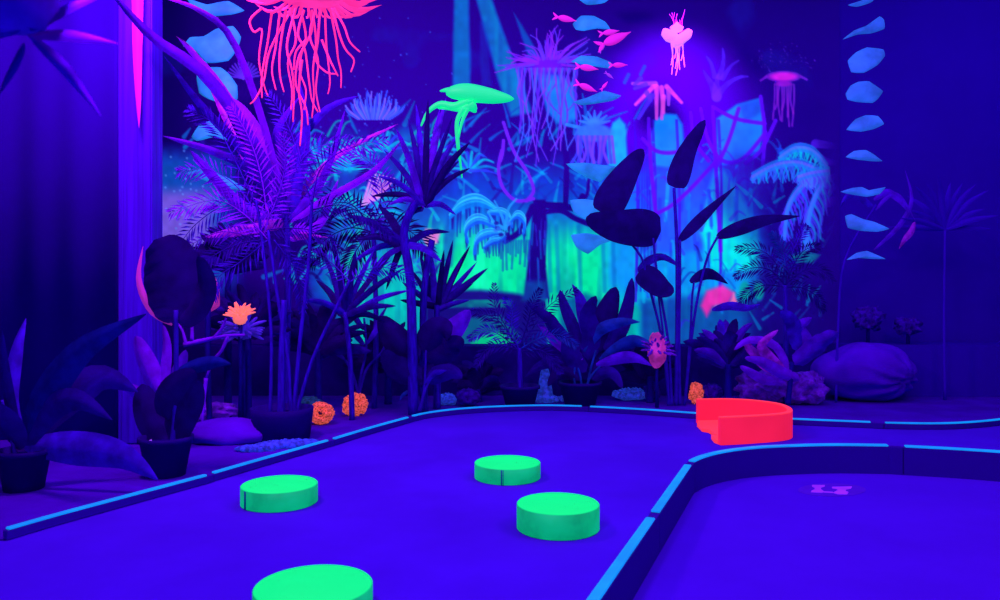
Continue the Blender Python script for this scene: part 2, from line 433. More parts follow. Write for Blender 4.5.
# left section teal patches
m = (1-sst(gx,210,260))*sst(gy,130,170)*(1-sst(gy,275,310)); over(m*.55,(0,120,180))
m = (1-sst(gx,200,225))*sst(gy,180,200)*(1-sst(gy,240,270)); over(m*.5,(200,90,240))
m = sst(gx,290,340)*(1-sst(gx,405,440))*sst(gy,110,150)*(1-sst(gy,285,320)); over(m*(.35+.5*sst(cloud,.4,.7)), (0,140,190))
m = sst(gx,320,350)*(1-sst(gx,425,450))*sst(gy,235,262); over(m*.75, (0,178,165)); over(m*.5*sst(drip,.5,.8),(0,225,180))
# light shafts
fill([(454,-30),(468,-30),(470,88),(452,88)], (0,125,180), .75, 3)
fill([(468,-30),(490,-5),(532,112),(510,116),(496,75)], (0,140,185), .85, 3, .7+.3*vnoise(4,50,8))
fill([(513,12),(522,25),(542,60),(528,58)], (0,110,180), .6, 2.5)
fill([(478,20),(486,22),(492,86),(480,86)], (10,60,180), .5, 3)
fill([(538,78),(566,80),(576,118),(556,122),(546,110)], (0,140,210), .8, 3)
# scattered painted plants in the mid distance
for i in range(120):
    x = rng.uniform(455,635); y = rng.uniform(118,215); a = rng.uniform(-1.2,1.2); l = rng.uniform(14,40)
    c = [(0,150,215),(0,190,215),(20,40,180),(15,10,140)][rng.integers(4)]
    stroke([(x,y),(x+math.sin(a)*l*.5,y-l*.45*math.cos(a)),(x+math.sin(a)*l,y-l*math.cos(a)*.8)], rng.uniform(2,4), c, .42, 1.2, .6)
for i in range(90):
    x = rng.uniform(165,440); y = rng.uniform(60,300); a = rng.uniform(-1.4,1.4); l = rng.uniform(10,34)
    c = [(0,120,190),(0,150,190),(30,20,190),(18,6,140),(70,20,210)][rng.integers(5)]
    stroke([(x,y),(x+math.sin(a)*l,y-l*math.cos(a))], rng.uniform(2,5), c, .45 if y > 110 else .15, 1.5, .6)
for cx, cy, n, l in ((345,168,16,34),(385,150,12,26),(372,215,14,30),(318,160,10,30),(440,150,10,24),(470,170,12,26)):   # teal fan fronds
    for k in range(n):
        a = -1.5+3.0*k/(n-1)+rng.uniform(-.1,.1)
        stroke([(cx,cy),(cx+math.sin(a)*l*.6,cy-math.cos(a)*l*.7),(cx+math.sin(a)*l*1.1,cy-math.cos(a)*l*.8+4)], 3.2, [(0,190,210),(0,140,200),(40,60,230)][k%3], .8, 1, .6)
for k in range(150):
    x = rng.uniform(290,440); y = rng.uniform(130,290); a = rng.uniform(-1.3,1.3); l = rng.uniform(10,26)
    stroke([(x,y),(x+math.sin(a)*l*.5,y-l*.5),(x+math.sin(a)*l,y-l*.75*math.cos(a))], rng.uniform(1.5,4), [(0,190,205),(0,150,200),(16,10,140),(0,200,160),(40,30,200)][rng.integers(5)], .6, 1, .7)
for k in range(7): stroke([(362+k*3,205-k*1.5),(372+k*3.6,172+k*1)], 2.6, (235,130,220), .8, 1, 1)
# tree beds and far water lines
fill([(425,290),(480,289),(512,292),(545,298),(548,345),(425,345)], (16,10,125), .93, 3)
over((sst(gx,440,450)*(1-sst(gx,505,515))*sst(gy,298,300)*(1-sst(gy,305,308)))*.8*(.5+.5*fine), (0,150,120))
fill([(455,318),(500,314),(520,335),(512,350),(450,350)], (0,110,120), .7, 3)
fill([(468,345),(480,334),(498,331),(512,338),(514,352),(468,352)], (0,195,120), .9, 2)
fill([(560,300),(585,292),(600,300),(610,352),(560,352)], (0,60,140), .7, 4)
fill([(640,300),(700,292),(770,300),(800,352),(640,352)], (10,30,140), .7, 5)
fill([(612,305),(632,298),(640,312),(636,335),(618,335)], (0,150,130), .6, 3)
# rock columns on the right part
over(sst(gx,596,615)*(1-sst(gx,735,765))*sst(gy,150,185)*(1-sst(gy,280,310))*(.45+.4*vnoise(7,22,12)), (10,120,238))
fill([(640,200),(646,150),(700,150),(716,158),(745,165),(748,215),(700,250),(640,255)], (40,55,225), .7, 5, .5+.5*vnoise(8,30,9))
fill([(652,165),(650,135),(654,120),(664,113),(676,114),(682,124),(684,150),(682,168)], (10,130,235), .95, 2.5)
fill([(608,168),(606,140),(612,122),(619,117),(625,124),(627,168)], (0,165,225), .95, 2)
fill([(716,118),(736,104),(760,97),(763,118),(760,150),(744,160),(716,166)], (14,135,232), .95, 2, .75+.25*cloud)
fill([(738,104),(760,98),(760,112),(744,122)], (20,70,200), .8, 3)
fill([(716,166),(724,170),(740,192),(757,228),(760,268),(712,272),(700,232),(708,190)], (0,228,205), .97, 4, .75+.25*drip)
for k in range(34):
    x = rng.uniform(640,750); y = rng.uniform(165,260)
    stroke([(x,y),(x+rng.uniform(-3,3),y+rng.uniform(15,50))], rng.uniform(1.5,3.5), [(0,120,230),(30,40,220),(0,190,225)][rng.integers(3)], .5, 1.5)
for k in range(5): stroke([(640+k*2,150),(636+k*4,290)], 1.5, (25,20,190), .6, 1)
for x in (634,652,676,718): stroke([(x,120),(x+3,200),(x+1,300)], 2.4, (50,10,205), .75, 1)
for k in range(170):                                       # dense brushwork around the rocks and palms
    x = rng.uniform(635,838); y = rng.uniform(150,330); a = rng.uniform(-1.2,1.2)
    if x < 765 and y > 200 and rng.random() < .6: continue
    l = rng.uniform(8,28); c = [(20,60,215),(50,30,220),(0,130,205),(14,14,150),(70,30,225),(10,80,190)][rng.integers(6)]
    stroke([(x,y),(x+math.sin(a)*l*.5,y-l*.5),(x+math.sin(a)*l,y-l*.7*math.cos(a))], rng.uniform(1.5,4), c, .5, 1, .6)
fill([(760,255),(800,262),(838,250),(838,352),(745,352),(748,290)], (16,20,130), .75, 10)
# violet vines
VI = (82,8,225)
for pts in ([(642,138),(655,150),(672,152),(688,147),(699,136)], [(648,118),(650,160),(655,212)], [(712,108),(715,160),(720,250)],
            [(700,108),(708,140),(722,160),(742,158),(765,132)], [(716,166),(728,140),(738,108)], [(712,106),(735,118),(764,123)],
            [(650,216),(672,204),(692,186),(716,160)], [(690,112),(694,140),(708,160)], [(745,162),(760,150),(775,120)], [(760,96),(764,130),(762,165)]):
    stroke(pts, 3.6, VI, .9, 1)
# violet leaves right of the rocks
for a, b, c_ in (((815,143),(838,146),(850,150)),((816,156),(832,162),(848,158)),((818,178),(832,176),(848,176)),((824,190),(838,186),(850,186)),((828,202),(840,196),(848,190))):
    stroke([a,b,c_], 9, (75,25,215), .75, 1.5, 2)
# painted palms, right
def pfrond(pts, l, c1, c2, n=26, down=1):
    ps = spline([V((p[0],p[1],0)) for p in pts], n)
    for i, p in enumerate(ps):
        q = l*math.sin(math.pi*(.12+.8*i/(n-1)))*rng.uniform(.8,1.1)
        for sg in (-1,1):
            stroke([(p.x,p.y),(p.x+sg*q*.25+rng.uniform(-2,2),p.y+down*q*.5),(p.x+sg*q*.3+rng.uniform(-3,3),p.y+down*q)], 2.4, c1 if (i+(sg > 0))%3 else c2, .75, .9, .7)
    for u in (-3,0,3): stroke([(p[0],p[1]+u) for p in pts], 2.6, [(20,120,225),(90,90,245),(30,110,230)][int(u/3)+1], .7, .9)
stroke([(745,190),(800,250),(800,320)], 60, (14,14,140), .6, 20)
for k in range(60):
    x = rng.uniform(745,835); y = rng.uniform(190,330)
    stroke([(x,y),(x+rng.uniform(-14,14),y-rng.uniform(5,20))], rng.uniform(2,4), [(10,60,150),(0,110,160),(40,20,170)][rng.integers(3)], .55, 1, .8)
pfrond([(826,174),(800,162),(775,164),(752,176)], 20, (40,90,225), (0,150,210))
pfrond([(826,172),(804,182),(788,205),(784,235)], 26, (70,40,230), (20,90,220))
pfrond([(828,174),(815,195),(808,220),(806,252)], 26, (60,60,235), (20,130,215))
pfrond([(826,166),(812,150),(795,147),(780,156)], 12, (0,170,205), (20,120,210))
pfrond([(828,170),(812,172),(798,176)], 16, (60,110,245), (70,60,240))
fill([(788,255),(804,250),(820,254),(812,262),(796,262)], (0,120,120), .7, 2)
# dark tree in the middle, branches, violet vine, pale palm
T = (22,10,150)
fill([(533,199),(545,199),(547,225),(545,262),(549,298),(523,298),(527,262),(530,232)], T, .96, 1.5)
for k in range(16):
    x = rng.uniform(529,545); y = rng.uniform(205,260); stroke([(x,y),(x+rng.uniform(-2,2),y+rng.uniform(12,34))], 1.4, [(50,40,210),(10,6,110),(0,80,170)][k%3], .6, .8)
fill([(524,280),(546,280),(548,300),(521,300)], (0,90,140), .5, 4)
for pts, w in (([(540,204),(560,205),(575,207),(582,196)],6),([(540,212),(560,210),(575,218),(590,224)],5),([(565,205),(566,160),(563,130)],5),([(575,207),(586,195),(588,180)],3),([(532,206),(520,230),(505,240)],6)):
    stroke(pts, w, T, .95, 1)
for pts in ([(503,122),(513,150),(527,172),(533,190),(526,200)], [(501,150),(498,170),(503,188),(516,200),(533,198)], [(503,140),(502,152),(500,160)]):
    stroke(pts, 3, (105,30,225), .95, 1)
CY = (30,185,240)
def brushleaf(pts, w, c1, c2, dark=(14,18,150), hatch=12, hl=14):
    ps = spline([V((p[0],p[1],0)) for p in pts], hatch)
    for i, p in enumerate(ps):                             # dark drips under the leaf
        q = hl*rng.uniform(.5,1.1)*math.sin(math.pi*(.1+.85*i/(hatch-1)))
        stroke([(p.x,p.y+1),(p.x+rng.uniform(-1.5,1.5),p.y+w*.5+q)], 2.4, dark if i%3 else c2, .7, 1, .7)
    for u in range(9):                                     # streaky bristles along the leaf
        f = (u/8-.5); c = [c1,c2,CY][u%3] if u < 6 else c2
        pp = [(p[0]+rng.uniform(-.6,.6), p[1]+f*w*math.sin(math.pi*(.12+.8*k/(len(pts)-1)))) for k, p in enumerate(pts)]
        stroke(pp, w/6, c, .8, .9, w/9)
stroke([(447,262),(449,235),(452,216)], 9, (10,60,170), .6, 3)
brushleaf([(450,215),(462,203),(480,200),(503,214)], 12, (60,205,240), (0,120,215), hatch=18, hl=30)
brushleaf([(467,240),(466,226),(479,218),(500,228)], 10, (60,200,245), (10,90,215))
brushleaf([(474,252),(477,238),(489,232),(504,233)], 9, (60,200,245), (10,90,215))
brushleaf([(484,246),(492,240),(500,238),(508,232)], 7, (50,180,240), (10,70,200))
brushleaf([(488,212),(500,211),(508,216),(512,226)], 8, (60,200,245), (10,90,215))
brushleaf([(523,232),(524,220),(516,214),(506,226)], 8, (60,200,245), (10,90,215))
for pts in ([(505,226),(500,212),(494,200)],[(506,224),(508,208),(516,198)],[(505,228),(494,222),(488,212)]): stroke(pts, 3.5, (30,150,230), .85, 1, 1)
for k in range(8): blob(503+rng.uniform(-8,8),228+rng.uniform(-8,8),3,2.4,[(15,15,140),(40,120,230)][k%2],.8,.5)
for k in range(12):
    x = 500+k*2.6; stroke([(x,240),(x+rng.uniform(-2,2),250+rng.uniform(0,20))], 1.8, (14,60,165), .6, 1)
for x in (548,556,578,602,612): stroke([(x,225),(x+2,290)], 3, (0,95,180), .5, 2)
# purple jellyfish painting
PJ = (112,34,235)
fill([(536,72),(560,74),(574,84),(577,116),(570,124),(556,122),(545,100)], (25,120,225), .75, 3)
blob(548,64,26,12,(105,20,228),.9,.7)
for k in range(58):
    a = rng.uniform(-math.pi*1.08, math.pi*.08); L = rng.uniform(12,34)
    x, y = 548+20*math.cos(a)*rng.uniform(.5,1), 63+8*math.sin(a)*rng.uniform(.5,1)
    cu = rng.uniform(-9,9)
    stroke([(x,y),(x+math.cos(a)*L*.6-cu*.4,y+math.sin(a)*L*.55),(x+math.cos(a)*L*1.05+cu*.5,y+math.sin(a)*L*.95+rng.uniform(-3,6))], 1.7, [PJ,(90,50,238),(130,30,225)][k%3], .8, .8, .7)
for k in range(30):
    x = 516+k*2.1; L = rng.uniform(35,100)
    stroke([(x,68),(x+rng.uniform(-7,4),68+L*.3),(x+rng.uniform(-9,7),68+L*.65),(x+rng.uniform(-10,9),68+L)], 1.7, [(120,50,235),(70,90,242),(95,40,230)][k%3], .8, .8, .9)
# skirted blue flower
for k in range(7):
    a = -1.3+2.6*k/6; stroke([(594,124),(594+math.sin(a)*16,124-math.cos(a)*14)], 5, (45,120,245), .9, 1, 1)
stroke([(566,124),(584,128)], 3, (40,130,240), .9, 1)
blob(593,132,21,10,(42,110,240),.95,.3)
for k in range(14):
    x = 575+k*2.8; stroke([(x,136),(x+rng.uniform(-3,3),150),(x+rng.uniform(-4,4),162)], 2.4, [(60,60,240),(100,60,240)][k%2], .85, 1)
# blue anemone with dots, left of centre
blob(374,112,22,7,(52,80,240),.9,.6)
for k in range(34):
    a = -1.5+3.0*k/33+rng.uniform(-.08,.08); L = rng.uniform(19,31)*(1-.12*abs(a))
    x0 = 374+a*11
    stroke([(x0,118),(x0+math.sin(a)*L*.45,118-math.cos(a*.75)*L*.6),(x0+math.sin(a)*L*.6+rng.uniform(-2,2),118-math.cos(a*.7)*L)], 2.1, [(70,100,255),(45,70,240),(110,90,250),(60,85,250)][k%4], .95, .7, 1.1)
for k in range(70):
    x, y = rng.normal(375,38), rng.normal(100,32)
    blob(x,y,1.3,1.3,(70,80,235),.5,.6)
for k in range(40):
    x, y = rng.uniform(165,215), rng.uniform(150,230); blob(x,y,1.5,1.5,(90,140,240),.5,.6)
# small violet anemone near the pink jellyfish
for k in range(14):
    a = -1.4+2.8*k/13; stroke([(243,78),(243+math.sin(a)*16,78-math.cos(a)*17)], 1.6, (95,40,235), .8, .8)
# violet lily
for pts, w in (([(716,97),(712,86),(706,76),(703,70)],9),([(716,97),(726,84),(738,77),(747,76)],7),([(714,76),(711,64),(706,56)],5),([(719,76),(723,60),(722,48)],6),([(722,78),(730,66),(738,60)],5),([(716,96),(716,84),(718,74)],10)):
    stroke(pts, w, (88,34,235), .6, 1.5, 1.5)
# pink bell flower with dotted crown
blob(783,76,19,6,(215,25,215),.9,.6); blob(783,83,10,3.5,(150,15,200),.8,.5)
stroke([(766,76),(760,80)],2,(120,20,200),.7); stroke([(800,76),(806,79)],2,(120,20,200),.7)
for k in range(9):
    x = 774+k*2.4; stroke([(x,84),(x+rng.uniform(-2,2),100),(x+rng.uniform(-3,3),108+rng.uniform(0,18))], 1.6, (130,25,190), .6, 1)
for k in range(50):
    a = rng.uniform(-1.3,1.3); r_ = rng.uniform(14,36); blob(783+math.sin(a)*r_,76-math.cos(a)*r_,1.1,1.1,(90,30,190),.5,.5)
# finger-like twigs
for (x1,y1,x2,y2,c) in ((655,83,632,83,0),(653,86,635,104,1),(656,86,656,118,1),(661,87,663,112,1),(666,86,681,102,1),(668,90,668,104,0),(652,95,638,118,2),(646,92,650,100,2),(640,78,634,84,2),(663,96,661,118,1),(645,84,634,88,2)):
    stroke([(x1,y1),(x2,y2)], 4.4, [(150,60,230),(205,65,205),(70,40,235)][c], .85, 1.2, 2.6)
# painted dim fungus row left of the twigs
for x, y in ((624,82),(640,74)): stroke([(x,y),(x+4,y-8)], 3, (30,80,230), .7)
# coral garden painted low right
fill([(700,305),(706,290),(722,284),(734,292),(728,302),(712,306),(706,316)], (235,40,160), .9, 3)
fill([(728,305),(733,292),(738,304)], (255,110,170), .9, 2)
for x in (744,758): blob(x,290,6,11,(0,150,140),.85,.4)
fill([(430,228),(440,232),(437,242),(428,248),(422,238),(425,228)], (240,120,185), .8, 2)
img = np.clip(img*(.93+.12*fine[...,None]),0,1)
lc = np.where(img > .04045, ((img+.055)/1.055)**2.4, img/12.92)
px0 = P(X0,Y0,WY); px1 = P(X1,Y1,WY)
n_v = W*H
co = np.empty((n_v,3)); co[:,0] = np.linspace(px0.x,px1.x,W)[None,:].repeat(H,0).ravel(); co[:,1] = WY+.008
co[:,2] = np.linspace(px0.z,px1.z,H)[:,None].repeat(W,1).ravel()
ii = (np.arange(H-1)[:,None]*W+np.arange(W-1)[None,:]).ravel()
fc = np.stack([ii, ii+W, ii+W+1, ii+1],1)
me = bpy.data.meshes.new('mural')
me.vertices.add(n_v); me.vertices.foreach_set('co', co.ravel())
me.loops.add(fc.size); me.loops.foreach_set('vertex_index', fc.ravel().astype(np.int32))
me.polygons.add(len(fc)); me.polygons.foreach_set('loop_start', (np.arange(len(fc))*4).astype(np.int32))
me.update(calc_edges=True)
ca = me.color_attributes.new('paint', 'FLOAT_COLOR', 'POINT')
al = np.clip(np.abs(img-BG).max(2)/.16-.25,0,1)
al *= 1-sst(gx,805,838)
al3 = al[...,None]
base_c = lc*.3*al3+np.array((.040,.0005,.34))*(1-.85*al3)
def putc(a, arr): a.data.foreach_set('color', np.concatenate([arr.reshape(-1,3), np.ones((n_v,1))],1).ravel().astype(np.float32))
putc(ca, base_c)
cg = me.color_attributes.new('glow', 'FLOAT_COLOR', 'POINT'); putc(cg, lc*al3)
mm = bpy.data.materials.new('fluorescent_mural_paint'); mm.use_nodes = True; nt = mm.node_tree; b = nt.nodes['Principled BSDF']
at = nt.nodes.new('ShaderNodeVertexColor'); at.layer_name = 'paint'
nt.links.new(at.outputs['Color'], b.inputs['Base Color']); ag = nt.nodes.new('ShaderNodeVertexColor'); ag.layer_name = 'glow'; nt.links.new(ag.outputs['Color'], b.inputs['Emission Color'])
b.inputs['Emission Strength'].default_value = 1.12; b.inputs['Roughness'].default_value = .8; b.inputs['Specular IOR Level'].default_value = .05
me.materials.append(mm)
o = bpy.data.objects.new('mural', me); C.objects.link(o)
tag(o, 'fluorescent jungle mural of waterfalls, palms and jellyfish painted on the back wall', 'mural')

# ================================================================== OBSTACLES
def disc(px, yb, R, H_, seam, label):
    Y = CH*F/(yb-HZ); c = V(((px-500)/F*Y, Y, .001))
    t = thing('foam_disc', label, 'golf obstacle', c, 'green round obstacles')
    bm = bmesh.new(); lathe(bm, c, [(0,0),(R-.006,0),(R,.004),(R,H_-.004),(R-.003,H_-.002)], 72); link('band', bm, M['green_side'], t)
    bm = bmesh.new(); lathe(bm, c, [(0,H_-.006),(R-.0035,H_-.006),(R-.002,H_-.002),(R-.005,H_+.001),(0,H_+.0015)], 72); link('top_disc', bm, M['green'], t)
    if seam is not None:
        bm = bmesh.new(); a = seam
        s = V((math.cos(a),math.sin(a),0)); tt = V((-s.y,s.x,0))
        q = c+s*(R+.001)
        for k, w in ((-.006,.004),(.004,.0025)):
            p = q+tt*k
            tube(bm, [p, p+V((0,0,H_-.004))], w, 6)
        link('seam', bm, M['seam'], t)
disc(279.5, 502.5, .211, .105, math.radians(-90-42), 'green round disc with a dark side seam, leftmost, beside the taped border')
disc(507.5, 477.5, .211, .098, math.radians(-90-9), 'small far green round disc with a split near its middle')
disc(558, 528, .208, .125, None, 'green round disc with a dark smudge on its side, right of the middle')
disc(313.5, 621, .212, .13, None, 'nearest green round disc cut off by the bottom edge')

# red quarter obstacle
t = thing('foam_obstacle', 'bright red curved block obstacle standing behind the lane border', 'golf obstacle', G(745,438,0))
HH = .215
def prism(pl, z0, z1):
    b = bmesh.new(); n = len(pl)
    lo = [b.verts.new((p[0],p[1],z0)) for p in pl]; hi = [b.verts.new((p[0],p[1],z1)) for p in pl]
    f = [b.faces.new(hi), b.faces.new(lo[::-1])]
    for k in range(n): b.faces.new((lo[k],lo[(k+1)%n],hi[(k+1)%n],hi[k]))
    bmesh.ops.recalc_face_normals(b, faces=b.faces)
    if n > 8: bmesh.ops.triangulate(b, faces=f)
    return b
cl = spline([(1.775,7.03,0),(2.07,7.05,0),(2.28,6.95,0),(2.41,6.74,0),(2.39,6.44,0),(2.27,6.24,0),(1.97,6.11,0),(1.70,6.04,0)], 48)
def offs(d):
    out = []
    for k, p in enumerate(cl):
        tg = (cl[min(k+1,47)]-cl[max(k-1,0)]).normalized(); out.append(p+V((-tg.y,tg.x,0))*d)
    return out
link('curved_wall', prism(offs(.022)+offs(-.022)[::-1], .001, HH-.004), M['red_side'], t, False)
link('top_edge', prism(offs(.021)+offs(-.021)[::-1], HH-.004, HH+.004), M['red'], t, False)
inn = offs(-.028)
link('base_plate', prism([inn[k] for k in range(0,48,3)]+[inn[-1],(1.68,6.12,0),(1.70,6.28,0),(1.76,6.28,0),(1.75,6.55,0),(1.71,6.60,0),(1.73,6.85,0)], .001, .03), M['red'], t, False)

# floor mark
def deck(px, py): return G(px, py, LZ+.006)
t = thing('floor_marking', 'small pink-violet twin mark in a faint oval on the sunken lane', 'floor marking', deck(831,490))
b = bmesh.new(); ring = []
for k in range(40):
    a = 2*math.pi*k/40; ring.append(deck(832+34*math.cos(a), 490+6.5*math.sin(a))+V((0,0,.001)))
link('pad', prism(ring, LZ+.0062, LZ+.0075), M['decal_pad'], t, False)
for pts in ([(812,485.2),(825,485.4),(824.5,487),(821,488),(821,489.6),(823.5,491.2),(822.5,493.2),(811,492.6),(811.5,491),(814.5,489.8),(814.8,488.2),(812,487)],
            [(832,487.2),(852,486.8),(851,489),(846,490),(845.5,491.2),(848.5,492.4),(847,494.8),(838,494.6),(833,493),(836,491.4),(838,490.4),(837,489.4),(832,488.6)],
            [(823.2,491.6),(833,492.2),(833,493.2),(823.2,492.8)]):
    link('mark', prism([deck(x,y) for x, y in pts], LZ+.0076, LZ+.009), M['decal'], t, False)

# ================================================================== HANGING THINGS
# hanging stone-like blue pieces: outlines (face) with real thickness
def floater(outl, Y, label, group, m='blue_float', th=.09, seed=0, tilt=0.0):
    bm = bmesh.new(); puffy(bm, outl, Y, th, tilt, seed, .15)
    o = link('floating_shell', bm, M[m]); tag(o, label, 'hanging ornament', group); return o
gl = 'left string of floating blue shells'
YL = 7.6
L_ = [([(186,-2),(205,3),(228,0),(244,10),(232,15),(208,17),(196,11)], 'topmost, cut by the top edge'),
      ([(184,47),(190,38),(203,36),(214,27),(232,25),(240,36),(237,52),(230,62),(208,64),(197,52)], 'largest, broad notched'),
      ([(196,74),(204,66),(219,66),(229,74),(238,86),(239,100),(228,106),(210,100),(199,93)], 'domed, third from the top'),
      ([(192,137),(198,124),(208,121),(222,122),(231,131),(238,137),(232,141),(212,137),(197,141)], 'flat mushroom-cap, fourth from the top'),
      ([(184,173),(200,168),(216,172),(232,180),(246,190),(226,189),(206,181)], 'lowest, slanting, half behind the palm')]
for i, (ol, l) in enumerate(L_): floater(ol, YL, l+' glowing blue shell of the left string', gl, seed=i+1, tilt=.2)
gc = 'middle string of floating blue shells'
Y_ = 8.6
L_ = [([(572,-6),(592,-8),(612,-4),(604,3),(586,4)], 'topmost, barely showing'),
      ([(573,23),(581,16),(594,16),(605,22),(610,30),(598,29),(584,31),(576,29)], 'second from the top, rounded, beside the pink fish'),
      ([(571,62),(581,56),(597,57),(611,63),(609,69),(592,66),(578,64)], 'third from the top, thin, arched'),
      ([(573,102),(588,97),(604,91),(621,96),(612,101),(594,104),(580,105)], 'fourth from the top, wing-like'),
      ([(566,164),(584,163),(600,165),(616,167),(607,176),(600,182),(588,178),(574,171)], 'fifth from the top, broad pointed'),
      ([(570,200),(586,199),(600,202),(614,207),(600,211),(588,220),(574,213)], 'sixth from the top, between the dark branches'),
      ([(571,235),(586,233),(602,236),(616,239),(600,245),(588,254),(576,247)], 'lowest, beside the big dark leaf')]
for i, (ol, l) in enumerate(L_): floater(ol, Y_, l+' blue shell of the middle string', gc, seed=i+11)
gr = 'right string of floating blue shells'
L_ = [([(848,5),(862,0),(876,-6),(872,2),(858,6)], 'topmost, dim, cut by the top edge'),
      ([(842,40),(852,32),(866,26),(880,16),(884,20),(884,29),(870,34),(856,36)], 'second, long narrow, tapering to the left'),
      ([(849,60),(858,51),(869,46),(884,49),(885,56),(876,66),(862,74),(850,73)], 'third, oval, tilted'),
      ([(845,94),(850,86),(858,82),(870,81),(883,91),(878,99),(872,103),(856,102),(847,100)], 'fourth, faceted, roundest'),
      ([(846,130),(856,119),(866,115),(878,116),(884,124),(874,129),(860,132)], 'fifth, tapering leftwards'),
      ([(846,157),(854,151),(866,150),(876,155),(883,161),(870,161),(856,160)], 'sixth, thin with a flat base'),
      ([(840,192),(852,188),(862,187),(872,191),(886,187),(880,194),(866,197),(852,195)], 'seventh, wavy, upturned at its right end'),
      ([(846,216),(852,214),(862,219),(874,222),(888,229),(876,232),(860,231),(847,228)], 'eighth, wedge-shaped'),
      ([(846,260),(856,253),(866,251),(876,255),(885,259),(872,259),(858,258)], 'lowest, thin arched')]
for i, (ol, l) in enumerate(L_): floater(ol, 8.0, l+' blue shell of the right string', gr, 'blue_far', seed=i+21, tilt=.2)

# big pink jellyfish
Yj = 5.6; jc = P(310,-8,Yj)
t = thing('hanging_jellyfish', 'big hot-pink hanging jellyfish with long tentacles at the top left', 'hanging ornament', jc)
bm = bmesh.new(); k = Yj/F
lathe(bm, P(310,0,Yj), [(0,46*k),(18*k,43*k),(28*k,33*k),(36*k,20*k),(38*k,10*k),(34*k,4*k),(26*k,1*k),(0,4*k)], 28)
link('bell', bm, M['pink'], t)
for i in range(40):                                        # fringe
    a = 2*math.pi*i/40+random.uniform(-.05,.05); d = V((math.cos(a),math.sin(a),0))
    bm = bmesh.new(); base = P(310,-6,Yj); r0 = 26*k; L = random.uniform(34,50)*k
    dz = random.uniform(-10,-3)*k
    blade(bm, [base+d*r0, base+d*(r0+L*.5)+V((0,0,dz)), base+d*(r0+L)+V((0,0,-dz*.3))], .030, 'lance', .25, random.uniform(-.6,.6), 7)
    link('fringe', bm, M['pink'], t)
tents = [(262,[(262,8),(250,20),(254,32),(262,30),(259,60),(264,85),(268,96)]),(272,[(272,10),(268,40),(262,75),(262,98)]),(278,[(280,10),(276,45),(272,70),(276,90)]),
 (285,[(286,10),(280,50),(280,75),(284,92)]),(292,[(290,8),(296,40),(288,62),(292,90),(291,110)]),(295,[(296,8),(287,45),(292,70),(294,92),(293,122)]),
 (300,[(300,8),(306,38),(298,60),(296,85),(306,108),(308,125)]),(305,[(304,10),(298,34),(305,50),(309,80),(312,100),(318,112)]),(308,[(309,10),(312,30),(302,52),(300,72),(306,90),(304,110)]),
 (312,[(312,10),(316,40),(313,70),(314,95),(312,118)]),(316,[(316,8),(310,36),(318,60),(316,90),(320,112)]),(320,[(320,8),(318,40),(316,60),(326,72),(336,74)]),
 (324,[(325,8),(326,40),(328,60),(330,82),(328,94)]),(328,[(330,8),(336,40),(338,58),(341,72),(341,88)]),(332,[(332,8),(340,36),(346,50),(354,60),(351,72)]),
 (336,[(334,8),(344,26),(350,42),(360,52)]),(300,[(302,60),(299,90),(302,115),(300,146)]),(298,[(290,12),(270,50),(264,80),(256,98),(250,104)]),
 (310,[(306,40),(296,52),(294,70)]),(322,[(322,40),(330,60),(338,76)])]
for _, pts in tents:
    yy = Yj+random.uniform(-.28,.28)
    bm = bmesh.new(); ps = spline([P(x,y,yy) for x, y in pts], 26); tube(bm, ps, [.0098*(1-.45*i/25) for i in range(26)], 6); link('tentacle', bm, M['pink'], t)

# green flying creature
Yc = 7.4
t = thing('flying_creature', 'glowing green winged creature with curling trailing limbs in mid-air', 'hanging ornament', P(470,97,Yc))
bm = bmesh.new(); k = Yc/F
ps = spline([P(446,93,Yc),P(460,92,Yc),P(478,94,Yc),P(497,97,Yc),P(514,99,Yc)], 18)
rs = [k*v for v in (2,4,6,7,8,8.6,9,9,8.8,8.4,8,7.6,7,6.2,5.2,4,2.4,.6)]
tube(bm, ps, rs, 14); link('body', bm, M['creature'], t)
for nm, pts, r in (('ear',[(456,92),(448,90),(440,91)],[3.4,2.6,.6]),('wing',[(470,100),(455,106),(440,104),(428,112),(421,126)],[5,3.6,3,2,.8]),('wing',[(475,104),(462,108),(448,108),(438,108)],[6,4,2,.8]),
                   ('tail',[(464,108),(457,122),(458,145),(460,160),(462,178)],[3,2.2,2,1.4,.7]),('tail',[(468,108),(462,122),(458,140)],[2.4,1.6,.8]),('belly_fin',[(470,100),(472,108),(476,112)],[7,4,1])):
    bm = bmesh.new(); n = 18; ps = spline([P(x,y,Yc+.03*i) for i, (x,y) in enumerate(pts)], n)
    rr = [k*float(np.interp(i/(n-1)*(len(r)-1), range(len(r)), r)) for i in range(n)]
    tube(bm, ps, rr, 8); link(nm, bm, M['creature'], t)

# small pale jellyfish
Yk = 8.4; k = Yk/F
t = thing('hanging_jellyfish', 'small pale pink hanging jellyfish with a crown and fine tendrils, upper right', 'hanging ornament', P(677,38,Yk))
bm = bmesh.new(); puffy(bm, [(663,29),(661,35),(665,41),(670,43),(674,48),(680,47),(685,43),(690,39),(692,32),(688,29),(685,33),(678,37),(672,35),(668,30)], Yk, .2, 0, 3, .12); link('bowl', bm, M['pale'], t)
bm = bmesh.new(); puffy(bm, [(670,27),(674,24),(677,21),(680,24),(684,27),(682,31),(677,33),(672,31)], Yk, .12, 0, 4, .12); link('crown', bm, M['pale'], t)
for i in range(9):
    x = 671+i*1.5; bm = bmesh.new(); L = random.uniform(14,34)
    tube(bm, spline([P(x,44,Yk),P(x+random.uniform(-2,2),44+L*.5,Yk+.05),P(x+random.uniform(-2,2),44+L,Yk)],8), .005, 5); link('tendril', bm, M['pale'], t)
